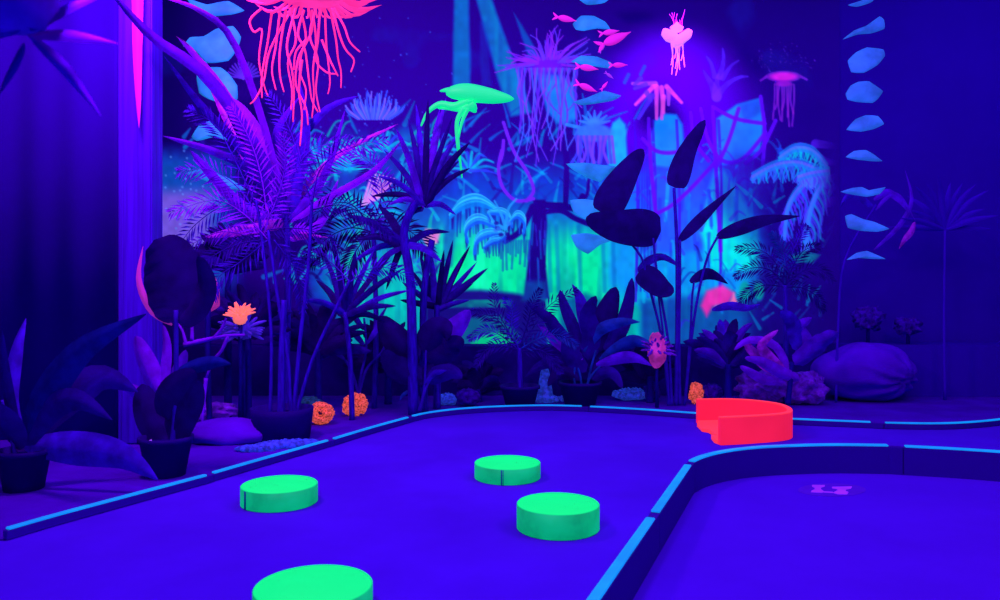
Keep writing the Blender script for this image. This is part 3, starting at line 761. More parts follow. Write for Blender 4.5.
for i in range(7):
    x = 672+i*1.7; bm = bmesh.new(); L = random.uniform(10,24)
    tube(bm, spline([P(x,30,Yk),P(x+random.uniform(-2,2),30-L*.5,Yk+.05),P(677+(x-677)*1.5,30-L,Yk)],8), .004, 5); link('antenna', bm, M['cream'], t)

# pink fish around the middle string
def fish(x, y, L, ang, label, m='pink_dim'):
    Y = 7.9+random.uniform(-.2,.2); k = Y/F
    d = V((math.cos(ang),.15,math.sin(ang))).normalized(); c = P(x,y,Y)
    t = thing('hanging_fish', label, 'hanging ornament', c, 'small pink fish by the middle string')
    bm = bmesh.new(); n = 12; ps = [c+d*(L*k*(i/(n-1)-.5)) for i in range(n)]
    tube(bm, ps, [k*L*.16*max(.08,math.sin(math.pi*(i/(n-1))**.7))*(1 if i < 9 else .9) for i in range(n)], 10, .55); link('body', bm, M[m], t)
    bm = bmesh.new(); e = ps[0]; up = d.cross(V((0,1,0))).normalized()
    for s in (-1,1): blade(bm, [e+d*.01, e-d*L*k*.12+up*s*L*k*.08, e-d*L*k*.25+up*s*L*k*.2], L*k*.12, 'lance', .1, 0, 5)
    link('tail_fin', bm, M[m], t)
fish(567,19,20,-.15,'pink fish left of the second blue shell')
fish(617,38,32,.45,'longest pink fish, slanting up to the right','pink_dim')
fish(611,32,18,.2,'short pink fish just above the longest one','pink_dim')
fish(589,68,20,-.1,'pink fish under the third blue shell')
fish(620,65,16,.05,'faint pink fish right of the third blue shell','pink_dim')
fish(588,88,20,-.35,'pink fish above the fourth blue shell')
fish(605,85,10,.9,'tiny pink fish between two blue shells')
fish(603,47,10,1.0,'tiny dim violet fish below the longest pink fish','cream')
fish(610,76,9,-.6,'tiny dim violet fish just above the fourth blue shell','cream')

# ================================================================== PLANTS
def pot(t, c, r, h, rim=True):
    bm = bmesh.new(); w = max(.01, r*.08)
    lathe(bm, c, [(0,0),(r*.72,0),(r*.96,h-.03),(r*1.04,h-.03),(r*1.04,h),(r*.92,h),(r*.9,h-.05),(0,h-.05)], 28)
    p = link('pot', bm, M['pot'], t)
    bm = bmesh.new(); lathe(bm, c, [(0,h-.045),(r*.88,h-.045),(r*.6,h-.03),(0,h-.02)], 20); link('soil', bm, M['soil'], p)
def leaf(t, pts, wpx, m, prof='lance', Y=None, fold=.15, twist=0.0, dY=(0,0), ruffle=0.0, name='leaf', n=14):
    k = Y/F; nn = len(pts)
    bm = bmesh.new(); blade(bm, [P(x,y,Y+dY[0]+(dY[1]-dY[0])*i/(nn-1)) for i, (x,y) in enumerate(pts)], wpx*k, prof, fold, twist, n, ruffle)
    return link(name, bm, M[m], t)
def stem(t, pts, rpx, m='stem', Y=None, dY=(0,0), name='stem'):
    nn = len(pts); n = max(6, nn*4)
    ps = spline([P(x,y,Y+dY[0]+(dY[1]-dY[0])*i/(nn-1)) for i, (x,y) in enumerate(pts)], n)
    ps = [V((p.x,p.y,max(p.z,.003))) for p in ps]
    bm = bmesh.new(); tube(bm, ps, [rpx*Y/F*(1-.25*i/(n-1)) for i in range(n)], 7); return link(name, bm, M[m], t)
def pfr(t, pts, llpx, m, Y, n=26, wpx=2.2, ang=55, droop=.3, dY=(0,0), rpx=.8):
    k = Y/F; nn = len(pts)
    bm = bmesh.new(); frond(bm, [P(x,y,Y+dY[0]+(dY[1]-dY[0])*i/(nn-1)) for i, (x,y) in enumerate(pts)], llpx*k, n, wpx*k, ang, droop, .3, rpx*k)
    return link('frond', bm, M[m], t)
def spikes(t, cx, cy, tips, wpx, m, Y, bend=6):
    for i, (x, y) in enumerate(tips):
        mx, my = (cx+x)/2, (cy+y)/2-bend
        leaf(t, [(cx+random.uniform(-3,3),cy+random.uniform(-2,3)),(mx,my),(x,y)], wpx*random.uniform(.85,1.15), m[i%len(m)], 'strap', Y, .2, random.uniform(-.5,.5), (0, random.uniform(-.45,.45)), n=10)
def base(px, Y): return V(((px-500)/F*Y, Y, .003))

# 1. blurred hanging plant, near the camera
Yn = 1.5
t = thing('hanging_plant', 'blurred violet strappy plant close to the camera in the top left corner', 'plant', P(25,20,Yn))
bm = bmesh.new(); lathe(bm, P(14,30,Yn), [(0,0),(.05,.005),(.075,.05),(.085,.12),(.08,.125),(.06,.11),(0,.1)], 24); link('pot', bm, M['leaf_violet'], t)
for pts, w, m in (([(28,36),(60,34),(90,38),(119,44)],13,'leaf_violet'),([(30,36),(58,62),(78,86),(101,116)],13,'leaf_violet'),([(24,44),(12,68),(-4,98)],10,'leaf_violet_dark'),
               ([(30,30),(70,6),(110,-8)],12,'leaf_violet_dark'),([(20,30),(-10,34),(-30,50)],12,'leaf_violet'),([(28,28),(50,-4),(70,-30)],12,'leaf_violet_dark')):
    leaf(t, pts, w, m, 'lance', Yn, .2, .1, (0,.1))

# 2. big-leaved plant in the left foreground
Yb = 4.7
t = thing('potted_plant', 'dark banana-leaved pot plant at the left edge behind the taped border', 'plant', base(20,Yb))
pot(t, base(24,Yb), .15, .24)
for pts, w, m, d in (([(26,440),(40,400),(80,350),(146,314)],34,'leaf_green',(0,-.3)), ([(22,440),(8,400),(15,350),(26,318)],20,'leaf_blue',(0,.3)),
                  ([(28,440),(60,400),(100,378),(138,392)],38,'leaf_dark',(0,.2)), ([(24,446),(70,448),(120,456),(158,480)],34,'leaf_blue',(0,-.15)),
                  ([(20,450),(0,420),(-30,400)],30,'leaf_dark',(0,-.2)), ([(26,446),(48,410),(76,400),(112,420)],26,'leaf_dark',(0,-.4)),
                  ([(18,446),(4,380),(2,330)],14,'leaf_dark',(0,-.2))):
    leaf(t, pts, w, m, 'lance', Yb, .18, .2, d)
for pts in ([(22,492),(16,460),(8,420),(2,400)],[(24,492),(28,468),(34,440)],[(20,490),(10,470),(-2,455)],[(26,490),(36,460),(60,452)]): stem(t, pts, 2.2, 'stem', Yb)

# 3. round-leaved potted plant
Yp = 5.05
t = thing('potted_plant', 'dark round-leaved pot plant with a pink-edged top leaf in front of the pillar', 'plant', base(165,Yp))
pot(t, base(166,Yp), .165, .25)
stem(t, [(168,462),(174,430),(176,380),(176,310)], 3, 'stem', Yp)
leaf(t, [(176,322),(174,300),(166,262),(154,240)], 66, 'leaf_black', 'heart', Yp, .12, .15, (0,.05), .02, n=18)
leaf(t, [(172,325),(150,310),(138,280),(143,246)], 9, 'rim', 'lance', Yp, .2, .3, (.12,.12), name='pink_leaf_edge')
leaf(t, [(178,320),(194,306),(204,284),(198,256)], 30, 'leaf_black', 'ovate', Yp, .2, .5, (0,-.1))
leaf(t, [(176,372),(195,366),(215,362),(231,364)], 15, 'leaf_green', 'lance', Yp, .2, .2, (0,-.15))
leaf(t, [(170,440),(178,418),(190,400),(198,380)], 34, 'leaf_black', 'ovate', Yp, .2, .2, (0,-.1))
leaf(t, [(166,440),(152,420),(144,402),(142,384)], 36, 'leaf_black', 'ovate', Yp, .2, -.2, (0,.1))
leaf(t, [(168,420),(170,400),(180,384),(196,372)], 36, 'leaf_black', 'ovate', Yp, .15, 0, (0,-.1))
for pts in ([(160,466),(156,452),(150,440)],[(172,464),(182,450),(190,438)]): stem(t, pts, 2, 'white_tape', Yp)

# 4. violet big-leaved plant by the pillar
Yv = 5.75
t = thing('leafy_plant', 'violet-veined leafy plant against the foot of the pillar', 'plant', base(150,Yv))
for pts, w, m in (([(158,392),(148,370),(140,350),(136,336)],22,'leaf_violet'),([(160,392),(164,370),(166,345),(163,325)],12,'leaf_violet'),([(150,400),(134,392),(122,384)],14,'leaf_violet'),([(164,396),(176,372),(186,350)],16,'leaf_violet_dark')):
    leaf(t, pts, w, m, 'ovate', Yv, .2, .2)
stem(t, [(154,450),(156,420),(158,390)], 2.5, 'stem', Yv)

# 5. areca palm with canes in a black pot
Ya = 6.3
t = thing('palm', 'tall feathery violet palm with bare canes in a black pot beneath the pink jellyfish', 'plant', base(284,Ya))
bm = bmesh.new(); c = base(282,Ya); lathe(bm, c, [(0,0),(.22,0),(.245,.20),(.25,.25),(.235,.25),(.22,.21),(0,.21)], 28); link('pot', bm, M['pot'], t)
for pts, r in (([(291,420),(288,360),(278,300),(268,230)],2.0),([(293,420),(300,340),(308,270),(312,200)],2.2),([(295,418),(312,360),(335,310),(350,280)],1.8),([(281,420),(282,350),(284,300)],4),([(270,420),(271,330),(262,240),(256,200)],1.8)):
    stem(t, pts, r, 'cane', Ya)
fr = [([(268,240),(245,215),(215,200),(172,212)],26,'leaf_violet'),([(266,230),(240,190),(210,170),(180,172)],26,'leaf_violet_dark'),([(268,225),(262,180),(250,140),(232,108)],24,'leaf_violet'),
      ([(272,220),(290,180),(312,150),(350,140)],24,'leaf_violet_dark'),([(270,235),(250,236),(220,232),(188,246)],20,'leaf_violet_dark'),([(268,240),(240,262),(220,276),(212,296)],20,'leaf_blue'),
      ([(274,240),(290,262),(300,285),(302,310)],18,'leaf_blue'),([(312,205),(320,170),(345,150),(385,140)],22,'leaf_violet_dark'),([(312,205),(300,165),(290,130),(270,95)],22,'leaf_blue'),
      ([(312,210),(340,205),(365,215),(390,235)],20,'leaf_dark'),([(350,282),(330,262),(310,256),(290,270)],16,'leaf_blue'),([(350,282),(372,268),(395,270),(415,285)],16,'leaf_blue'),
      ([(268,230),(290,228),(315,232),(340,250)],18,'leaf_dark'),([(256,205),(230,150),(215,125),(190,110)],20,'leaf_blue'),([(256,205),(225,205),(195,225),(176,250)],20,'leaf_blue'),
      ([(262,240),(235,245),(205,262),(190,285)],16,'leaf_dark'),([(266,225),(278,195),(285,165),(283,135)],20,'leaf_violet')]
for pts, l, m in fr: pfr(t, pts, l, m, Ya, 24, 2.0, 58, .25, (0,random.uniform(-.5,.5)))

# 6. broad strap-leaved violet plant
Ys = 7.2
t = thing('dracaena', 'tall violet plant with long broad strap leaves reaching up past the pillar', 'plant', base(290,Ys))
stem(t, [(284,425),(286,360),(288,280),(286,215)], 4, 'cane', Ys)
for pts, w, m in (([(286,220),(262,160),(210,80),(150,35),(104,-16)],12,'leaf_violet_dark'),([(284,220),(250,160),(200,105),(164,56)],9,'leaf_violet'),([(286,215),(250,140),(215,80),(178,38)],12,'leaf_violet'),
                  ([(284,220),(250,172),(215,152),(163,136)],9,'leaf_violet'),([(286,215),(262,150),(240,112),(222,95)],20,'leaf_violet'),([(288,215),(282,160),(276,132),(300,96)],10,'leaf_violet_dark'),
                  ([(288,215),(310,180),(345,150),(398,124)],8,'leaf_magenta'),([(290,220),(298,180),(306,130),(300,84)],11,'leaf_blue'),([(290,222),(324,200),(372,172),(402,140)],8,'leaf_violet'),
                  ([(286,215),(296,150),(325,110),(358,96)],9,'leaf_blue'),([(284,225),(240,205),(205,168),(190,150)],12,'leaf_violet_dark'),([(288,218),(315,190),(330,160),(345,110)],9,'leaf_violet_dark'),
                  ([(284,222),(262,226),(232,232),(205,237)],12,'leaf_magenta'),([(290,238),(310,236),(300,234),(330,238)],6,'leaf_magenta'),
                  ([(286,214),(262,120),(232,40),(196,8),(150,-6)],7,'leaf_violet'),([(286,218),(240,150),(200,62),(176,36)],7,'leaf_magenta')):
    leaf(t, pts, w, m, 'strap', Ys, .18, random.uniform(-.3,.3), (0,-1.75) if pts[-1][0] < 170 else (0,random.uniform(-.4,.3)))
for pts in ([(288,240),(305,215),(296,180),(290,160)],[(288,240),(318,225),(330,200),(338,180)]): leaf(t, pts, 9, 'leaf_violet', 'strap', Ys)

# 7. dracaena canes at centre-left
Yd = 7.5
t = thing('dracaena', 'tall dark dracaena with two thick canes and spiky heads left of the centre', 'plant', base(416,Yd))
stem(t, [(413,414),(412,340),(410,280),(404,230),(420,195)], 5.5, 'cane', Yd, name='cane')
stem(t, [(424,414),(423,350),(424,290),(432,240)], 4.5, 'cane', Yd, (.2,.2), name='cane')
spikes(t, 424, 205, [(408,118),(416,104),(428,100),(440,108),(452,118),(462,128),(470,142),(396,128),(384,150),(378,176),(470,168),(388,205),(400,232),(456,215),(372,196),(446,98),(460,160)], 7, ['leaf_dark','leaf_blue','leaf_black','leaf_violet_dark'], Yd)
spikes(t, 404, 245, [(346,215),(356,240),(352,262),(366,280),(378,205),(442,262),(450,232),(386,290)], 8, ['leaf_dark','leaf_black','leaf_blue'], Yd)
t = thing('dracaena', 'smaller spiky dracaena with upright sword leaves in front of the green waterfall', 'plant', base(437,7.9))
stem(t, [(437,408),(437,360),(437,305)], 4, 'cane', 7.9, name='cane')
spikes(t, 437, 308, [(453,240),(470,246),(477,262),(462,258),(444,250),(430,248),(420,254),(410,268),(402,282),(474,282),(400,300),(470,300),(488,268)], 7, ['leaf_dark','leaf_black','leaf_blue'], 7.9, 0)
t = thing('dracaena', 'spreading sword-leaved plant before the teal patch left of the thick canes', 'plant', base(346,7.2))
stem(t, [(352,420),(350,360),(345,312)], 3, 'cane', 7.2, name='cane')
spikes(t, 345, 315, [(322,250),(334,240),(338,262),(356,250),(374,250),(392,254),(404,268),(410,290),(316,280),(396,306),(304,300),(386,322),(330,232)], 7, ['leaf_dark','leaf_blue','leaf_black'], 7.2, 4)

# 8. mid palm fronds overlapping the mural
t = thing('palm', 'dark palm with drooping comb-like fronds right of the tall violet plant', 'plant', base(372,7.9))
stem(t, [(374,408),(376,330),(374,250),(372,225)], 3, 'cane', 7.9)
for pts, l, m in (([(372,228),(352,205),(330,205),(300,225)],26,'leaf_dark'),([(372,228),(382,190),(372,165),(350,150)],22,'leaf_violet_dark'),([(372,228),(395,196),(410,185),(425,190)],22,'leaf_dark'),
                  ([(372,232),(350,228),(325,240),(310,262)],24,'leaf_black'),([(372,232),(395,225),(415,235),(430,255)],24,'leaf_black'),([(372,230),(360,245),(350,262),(346,282)],18,'leaf_black')):
    pfr(t, pts, l, m, 7.9, 24, 2.4, 60, .4, (0,random.uniform(-.3,.3)))

# 9. small stalk plants at the front left
t = thing('leafy_plant', 'thin branching seedling with narrow violet leaves behind the orange corals', 'plant', base(362,7.8))
for pts in ([(357,416),(360,380),(366,350),(364,318)],[(358,400),(366,370),(382,352),(388,335)],[(359,396),(352,372),(345,360)]): stem(t, pts, 1.6, 'stem', 7.8)
for pts, w in (([(364,330),(358,322),(352,312),(352,300)],6),([(366,345),(376,330),(380,318),(388,305)],6),([(345,360),(334,352),(322,358),(314,360)],6),([(350,350),(338,346),(326,344),(318,346)],5),([(360,395),(352,402),(346,398)],8),([(382,352),(388,356),(380,362)],4),([(364,345),(356,336),(350,330)],6)):
    leaf(t, pts, w, 'leaf_blue', 'lance', 7.8)

# 10. rubber plant with big dark leaves
t = thing('rubber_plant', 'low broad-leaved dark plant with one large violet pointed leaf left of the centre', 'plant', base(425,7.5))
for pts, w, m, p in (([(424,348),(442,340),(458,325),(470,310)],26,'leaf_violet_dark','ovate'),([(424,352),(432,340),(440,330),(452,332)],34,'leaf_black','ovate'),([(420,356),(400,345),(388,330),(380,316)],30,'leaf_black','ovate'),
                     ([(426,360),(445,352),(452,345),(464,340)],24,'leaf_black','ovate'),([(422,380),(405,372),(392,364),(384,350)],26,'leaf_black','ovate'),([(424,380),(440,374),(452,372),(462,378)],18,'leaf_dark','ovate'),
                     ([(424,384),(434,374),(440,372),(447,370)],6,'leaf_blue','lance'),([(420,385),(432,366),(436,352)],14,'leaf_black','ovate')):
    leaf(t, pts, w, m, p, 7.5, .2, random.uniform(-.2,.2), (0,random.uniform(-.25,.15)))
for pts in ([(418,412),(424,390),(426,350)],[(420,412),(426,388),(434,374)]): stem(t, pts, 1.5, 'stem', 7.5)
leaf(t, [(416,394),(408,392),(402,396),(400,400)], 4, 'leaf_teal', 'lance', 7.5)

# 11. centre small palm
t = thing('palm', 'small feathery palm with a pale crown in front of the green bank at the centre', 'plant', base(520,8.0))
pot(t, base(520,8.0), .2, .22)
stem(t, [(520,392),(520,370),(519,348)], 3, 'cane', 8.0)
for pts, l, m in (([(519,350),(505,325),(495,305),(494,285)],14,'leaf_dark'),([(519,350),(535,325),(550,305),(575,290)],15,'leaf_dark'),([(519,350),(500,335),(485,330),(470,338)],14,'leaf_blue'),
                  ([(519,350),(540,338),(560,335),(575,345)],14,'leaf_teal'),([(519,350),(512,330),(512,310),(505,298)],12,'leaf_blue'),([(519,350),(528,322),(532,305),(540,290)],13,'leaf_dark'),
                  ([(519,350),(498,345),(484,352),(476,366)],12,'leaf_dark'),([(519,352),(540,350),(552,360),(560,372)],12,'leaf_dark'),([(519,350),(500,322),(484,314),(470,312)],12,'leaf_dark')):
    pfr(t, pts, l, m, 8.0, 20, 1.8, 55, .3, (0,random.uniform(-.3,.2)))
# 12. ficus/calathea group at centre-right
t = thing('calathea', 'bushy dark broad-leaved pot plant right of the centre with striped violet leaves', 'plant', base(575,8.15))
pot(t, base(580,8.15), .22, .24)
for pts, w, m, p in (([(582,360),(565,345),(552,335),(538,325)],16,'leaf_violet','lance'),([(582,350),(572,325),(564,305),(560,290)],13,'leaf_dark','ovate'),([(590,350),(585,320),(580,298),(572,284)],14,'leaf_blue','lance'),
                     ([(598,350),(603,325),(610,305),(616,287)],26,'leaf_black','ovate'),([(604,350),(620,330),(628,305),(632,278)],16,'leaf_dark','ovate'),([(600,360),(625,345),(640,342),(662,352)],14,'leaf_teal','lance'),
                     ([(596,365),(620,358),(636,358),(652,366)],12,'leaf_violet_dark','lance'),([(578,365),(556,362),(540,366),(524,378)],12,'leaf_dark','lance'),([(580,356),(556,330),(548,318),(530,306)],14,'leaf_dark','ovate'),
                     ([(590,372),(604,360),(612,352),(616,340)],18,'leaf_black','ovate'),([(586,372),(575,360),(568,350),(566,336)],18,'leaf_dark','ovate'),([(592,380),(606,372),(616,376),(622,388)],12,'leaf_dark','ovate'),
                     ([(580,380),(566,372),(556,374),(548,386)],12,'leaf_black','ovate'),([(588,360),(592,335),(588,315),(596,296)],20,'leaf_dark','ovate'),([(584,352),(600,330),(622,322),(640,322)],12,'leaf_teal','lance')):
    leaf(t, pts, w, m, p, 8.15, .2, random.uniform(-.3,.3), (0,random.uniform(-.35,.25)))
for pts in ([(582,396),(580,375),(572,350)],[(586,396),(590,372),(596,350)],[(584,396),(590,378),(604,362)],[(580,396),(574,380),(576,360)]): stem(t, pts, 1.4, 'leaf_teal', 8.15)

# 13. strelitzia
Yt = 8.1
t = thing('bird_of_paradise_plant', 'tall plant with huge dark paddle leaves silhouetted on the mural', 'plant', base(680,Yt))
LF = [([(604,214),(612,198),(626,174),(643,149)],33,'ovate',(0,.1)),([(661,231),(642,228),(614,226),(586,218)],38,'ovate',(0,-.25)),([(676,188),(680,172),(688,150),(705,120)],23,'ovate',(0,.1)),
      ([(679,241),(694,226),(712,208),(736,186)],12,'lance',(0,.3)),([(717,237),(740,228),(766,220),(800,216)],15,'lance',(0,.3)),([(640,270),(650,278),(662,288),(674,292)],25,'ovate',(0,-.2)),
      ([(690,282),(705,274),(716,276),(728,284)],12,'lance',(0,.2))]
for pts, w, p, d in LF: leaf(t, pts, w, 'leaf_black', p, Yt, .08, .1, d, n=18)
leaf(t, [(638,272),(650,260),(664,257),(679,266)], 9, 'leaf_blue', 'ovate', Yt, .15, .2, (.3,.3))
for pts, r in (([(676,412),(677,330),(677,250),(674,188)],2.2),([(680,412),(679,340),(680,280),(680,240)],1.8),([(684,412),(694,320),(706,262),(718,236)],1.6),([(672,412),(668,340),(658,280),(653,238)],1.6),
               ([(670,412),(662,340),(650,290),(646,275),(640,255),(612,222)],1.5),([(684,412),(690,340),(692,300),(694,282)],1.4),([(668,412),(668,380),(664,340),(658,292)],1.4)):
    stem(t, pts, r, 'stem', Yt)
# 14. fan palm right
t = thing('palm', 'dark feathery palm in front of the mural, right of the tall paddle-leaved plant', 'plant', base(785,8.2))
stem(t, [(786,402),(786,340),(785,285)], 3, 'cane', 8.2)
for pts, l, m in (([(785,285),(775,262),(760,250),(738,248)],15,'leaf_dark'),([(785,285),(770,270),(752,268),(736,276)],14,'leaf_dark'),([(785,285),(785,262),(780,245),(772,234)],14,'leaf_teal'),([(785,285),(795,262),(805,250),(818,246)],14,'leaf_dark'),
                  ([(785,285),(805,270),(820,270),(832,280)],14,'leaf_dark'),([(785,287),(765,285),(750,292),(740,305)],14,'leaf_dark'),([(785,287),(802,288),(816,296),(824,310)],14,'leaf_dark'),([(785,285),(790,260),(800,236),(806,226)],13,'leaf_blue')):
    pfr(t, pts, l, m, 8.2, 22, 1.7, 55, .3, (0,random.uniform(-.3,.3)))
# 15. right low shrub with violet coral-like leaves
t = thing('leafy_plant', 'low plant with shiny violet tongue-shaped leaves left of the big boulder', 'plant', base(775,7.9))
for pts, w, m in (([(785,372),(770,358),(762,345),(778,330)],11,'leaf_magenta'),([(790,372),(768,366),(752,350),(744,342)],12,'leaf_magenta'),([(800,380),(780,372),(762,362),(745,358)],12,'leaf_violet'),([(795,365),(808,345),(800,328),(812,318)],16,'leaf_violet_dark'),
                  ([(795,365),(815,350),(826,340),(838,332)],22,'leaf_violet_dark'),([(785,382),(765,380),(750,372),(740,366)],10,'leaf_violet'),([(800,352),(796,330),(790,318),(780,312)],16,'leaf_blue'),([(790,370),(775,345),(750,340),(734,350)],9,'leaf_violet')):
    leaf(t, pts, w, m, 'ovate', 7.9, .2, random.uniform(-.4,.4), (0,random.uniform(-.3,.1)), .05)
stem(t, [(788,404),(790,385),(792,362)], 3, 'stem_dark', 7.9)
t = thing('leafy_plant', 'dark leafy shrub with teal highlights behind the red obstacle', 'plant', base(728,8.1))
for k in range(26):
    a = -1.5+3.0*k/25; L = random.uniform(26,52); x, y = 728+math.sin(a)*L, 360-math.cos(a)*L*.9
    leaf(t, [(728,366),(728+math.sin(a)*L*.5,360-math.cos(a)*L*.6),(x,y)], random.uniform(8,13), ['leaf_dark','leaf_blue','leaf_violet_dark','leaf_dark','leaf_black'][k%5], 'ovate', 8.1, .2, random.uniform(-.6,.6), (0,random.uniform(-.3,.3)), n=8)
leaf(t, [(712,310),(730,306),(748,308),(760,304)], 9, 'leaf_blue', 'lance', 8.1)
stem(t, [(728,402),(728,380),(728,364)], 4, 'stem_dark', 8.1)
for cx, cy, Y, lab, n, R in ((478,385,8.35,'low black shrub against the dark plinth left of the blue coral cone',16,28),(650,372,8.3,'low black shrub behind the pale blue coral near the tall leaf stalks',18,34),(318,345,7.6,'black bushy foliage behind the bare violet canes',26,50),(248,330,7.0,'dark foliage mound behind the orange anemone',26,50),(388,360,8.2,'black undergrowth between the seedling and the thick canes',22,44),(228,262,7.2,'dark bristly shrub under the violet palm fronds',26,40)):
    by = CH*F/Y+HZ
    t = thing('shrub', lab, 'plant', base(cx,Y))
    for k in range(n):
        a = -1.7+3.4*k/(n-1); L = R*random.uniform(.6,1.1)
        leaf(t, [(cx,cy+8),(cx+math.sin(a)*L*.5,cy-math.cos(a)*L*.6),(cx+math.sin(a)*L,cy-math.cos(a)*L*.95)], random.uniform(8,15), ['leaf_black','leaf_dark','leaf_black','leaf_black'][k%4], 'ovate', Y, .2, random.uniform(-.6,.6), (0,random.uniform(-.3,.3)), n=8)
    stem(t, [(cx,by),(cx,(by+cy)/2),(cx,cy+4)], 4, 'stem_dark', Y)
# 16. faint plants on the right wall side
t = thing('leafy_plant', 'faint arching plant with one violet drooping leaf right of the right shell string', 'plant', base(872,8.3))
stem(t, [(836,402),(838,330),(845,260),(876,205)], 1.4, 'faint', 8.3)
for pts, w, m in (([(874,200),(888,192),(900,200),(908,212)],8,'leaf_violet_dark'),([(915,222),(912,232),(905,240),(899,249)],7,'leaf_magenta'),([(876,210),(858,196),(848,196),(840,208)],8,'leaf_blue'),([(874,250),(900,225),(912,200),(905,170)],5,'leaf_violet_dark'),
                  ([(876,210),(890,195),(902,198),(916,222)],5,'leaf_violet_dark')):
    leaf(t, pts, w, m, 'lance', 8.3, .2, .2)
t = thing('hanging_fan_leaf', 'faint dark fan palm barely visible against the right wall', 'plant', base(945,8.5))
for k in range(14):
    a = -1.5+3.0*k/13; L = random.uniform(44,62)
    leaf(t, [(945,230),(945+math.sin(a)*L*.5,230-math.cos(a)*L*.6),(945+math.sin(a)*L,232-math.cos(a)*L)], 6, 'faint', 'lance', 8.5, .2, .2, (0,random.uniform(-.3,.3)), n=8)
stem(t, [(945,400),(944,320),(945,230)], 1.5, 'faint', 8.5)
for px, py, r, lab in ((868,318,14,'left one of two faint violet coral heads above the boulder'),(908,326,11,'right one of two faint violet coral heads above the boulder')):
    bm = bmesh.new(); lump(bm, P(px,py,8.9), (r*8.9/F,.12,r*.8*8.9/F), 4, .5, 2.5, px, amp2=.3, fr2=7)
    t = thing('stalked_coral', lab, 'coral', base(px,8.9)+V((0,0,.577)), 'faint coral heads right')
    link('head', bm, M['dark_coral'], t)
    bm = bmesh.new(); q = P(px,py,8.9); tube(bm, [V((q.x,8.9,.585)), V((q.x,8.9,q.z))], .02, 7); link('stalk', bm, M['stem_dark'], t)

# ================================================================== CORALS, ROCKS
def coral(px, yb, w, h, m, label, name='coral', hole=False, seed=1, nub=0, z0=.003, amp=.2, cat='coral'):
    Y = CH*F/(yb-HZ); k = Y/F; c = base(px,Y)
    t = thing(name, label, cat, c)
    bm = bmesh.new(); cc = c+V((0,0,h*k*.5))
    lump(bm, cc, (w*k*.5,w*k*.42,h*k*.5), 4, amp, 2.2, seed+.37, hole=(0.05,-1,.15) if hole else None, amp2=.16, fr2=9)
    link('body', bm, M[m], t)
    if hole:
        bm = bmesh.new(); lump(bm, cc+V((0.05*w*k,-w*k*.24,.02)), (w*k*.12,.02,w*k*.12), 2, .2, 2, 3); link('hole', bm, M['coral_hole'], t)
    if nub:
        bm = bmesh.new()
        for i in range(nub):
            d = V((random.gauss(0,1),random.gauss(0,1),abs(random.gauss(0,1)))).normalized()
            p = cc+V((d.x*w*k*.46,d.y*w*k*.4,d.z*h*k*.46)); lump(bm, p, w*k*random.uniform(.05,.10), 1, .3, 3, i)
        link('nub', bm, M[m], t)['kind'] = 'stuff'
    return t
coral(321,424.5,25,22,'orange','round orange coral ball with a dark hole by the taped border',hole=True,seed=2,nub=40,amp=.06)
coral(311,414,24,17,'teal_coral','dull teal coral just behind the orange ball',seed=3,nub=40)
coral(355,416,24,22,'orange','craggy orange coral lump right of the orange ball',seed=5,nub=45,amp=.35)
coral(447,405,22,11,'blue_coral','small spiky blue coral left of the dark violet shell',seed=6,nub=40)
coral(468,406,24,17,'dark_coral','dark violet rounded shell behind the far border',name='sea_shell',seed=7,amp=.1,cat='shell')
coral(590,403,13,15,'dark_coral','small ribbed shell at the foot of the broad-leaved pot plant',name='sea_shell',seed=8,amp=.1,cat='shell')
coral(630,400,34,10,'blue_coral','flat pale blue coral patch right of the broad-leaved pot plant',seed=9,nub=60)
coral(652,401,17,18,'dark_coral','dark curled shell beside the flat pale blue coral',name='sea_shell',seed=10,amp=.2,cat='shell')
coral(696,404,13,21,'orange','small orange coral behind the red obstacle',seed=12,nub=20,amp=.4)
coral(712,402,20,18,'dark_coral','dark coral right of the small orange coral behind the red obstacle',seed=13,nub=30)
# blue cone coral with frilly base
Y = CH*F/(402-HZ); k = Y/F; c = base(545,Y)
t = thing('cone_coral', 'blue cone-shaped coral with frilly base standing at the centre', 'coral', c)
bm = bmesh.new(); lathe(bm, c, [(0,0),(9*k,0),(8.2*k,6*k),(7.6*k,9*k),(7.3*k,13*k),(6.4*k,17*k),(6.1*k,21*k),(5.2*k,25*k),(4.6*k,29*k),(3.5*k,33*k),(2.4*k,38*k),(0,43*k)], 20); link('cone', bm, M['blue_coral'], t)
bm = bmesh.new()
for i in range(90): 
    a = random.uniform(0,6.28); r = random.uniform(6,21)*k; lump(bm, c+V((math.cos(a)*r,math.sin(a)*r*.5,.02+random.uniform(0,.035))), random.uniform(.014,.03), 1, .4, 3, i)
link('frill', bm, M['blue_coral'], t)
# pale spiny strip lying behind the left border
bm = bmesh.new()
for i in range(80):
    u = i/79; x = 243+u*72; y = 449-u*7+random.uniform(-1.5,1.5); c = G(x,y,.02); lump(bm, c, (random.uniform(.03,.07),.05,.02+.02*math.sin(math.pi*u)), 1, .4, 4, i)
tag(link('coral_spine', bm, M['blue_coral']), 'long low pale blue coral strip lying just behind the left taped border', 'coral')
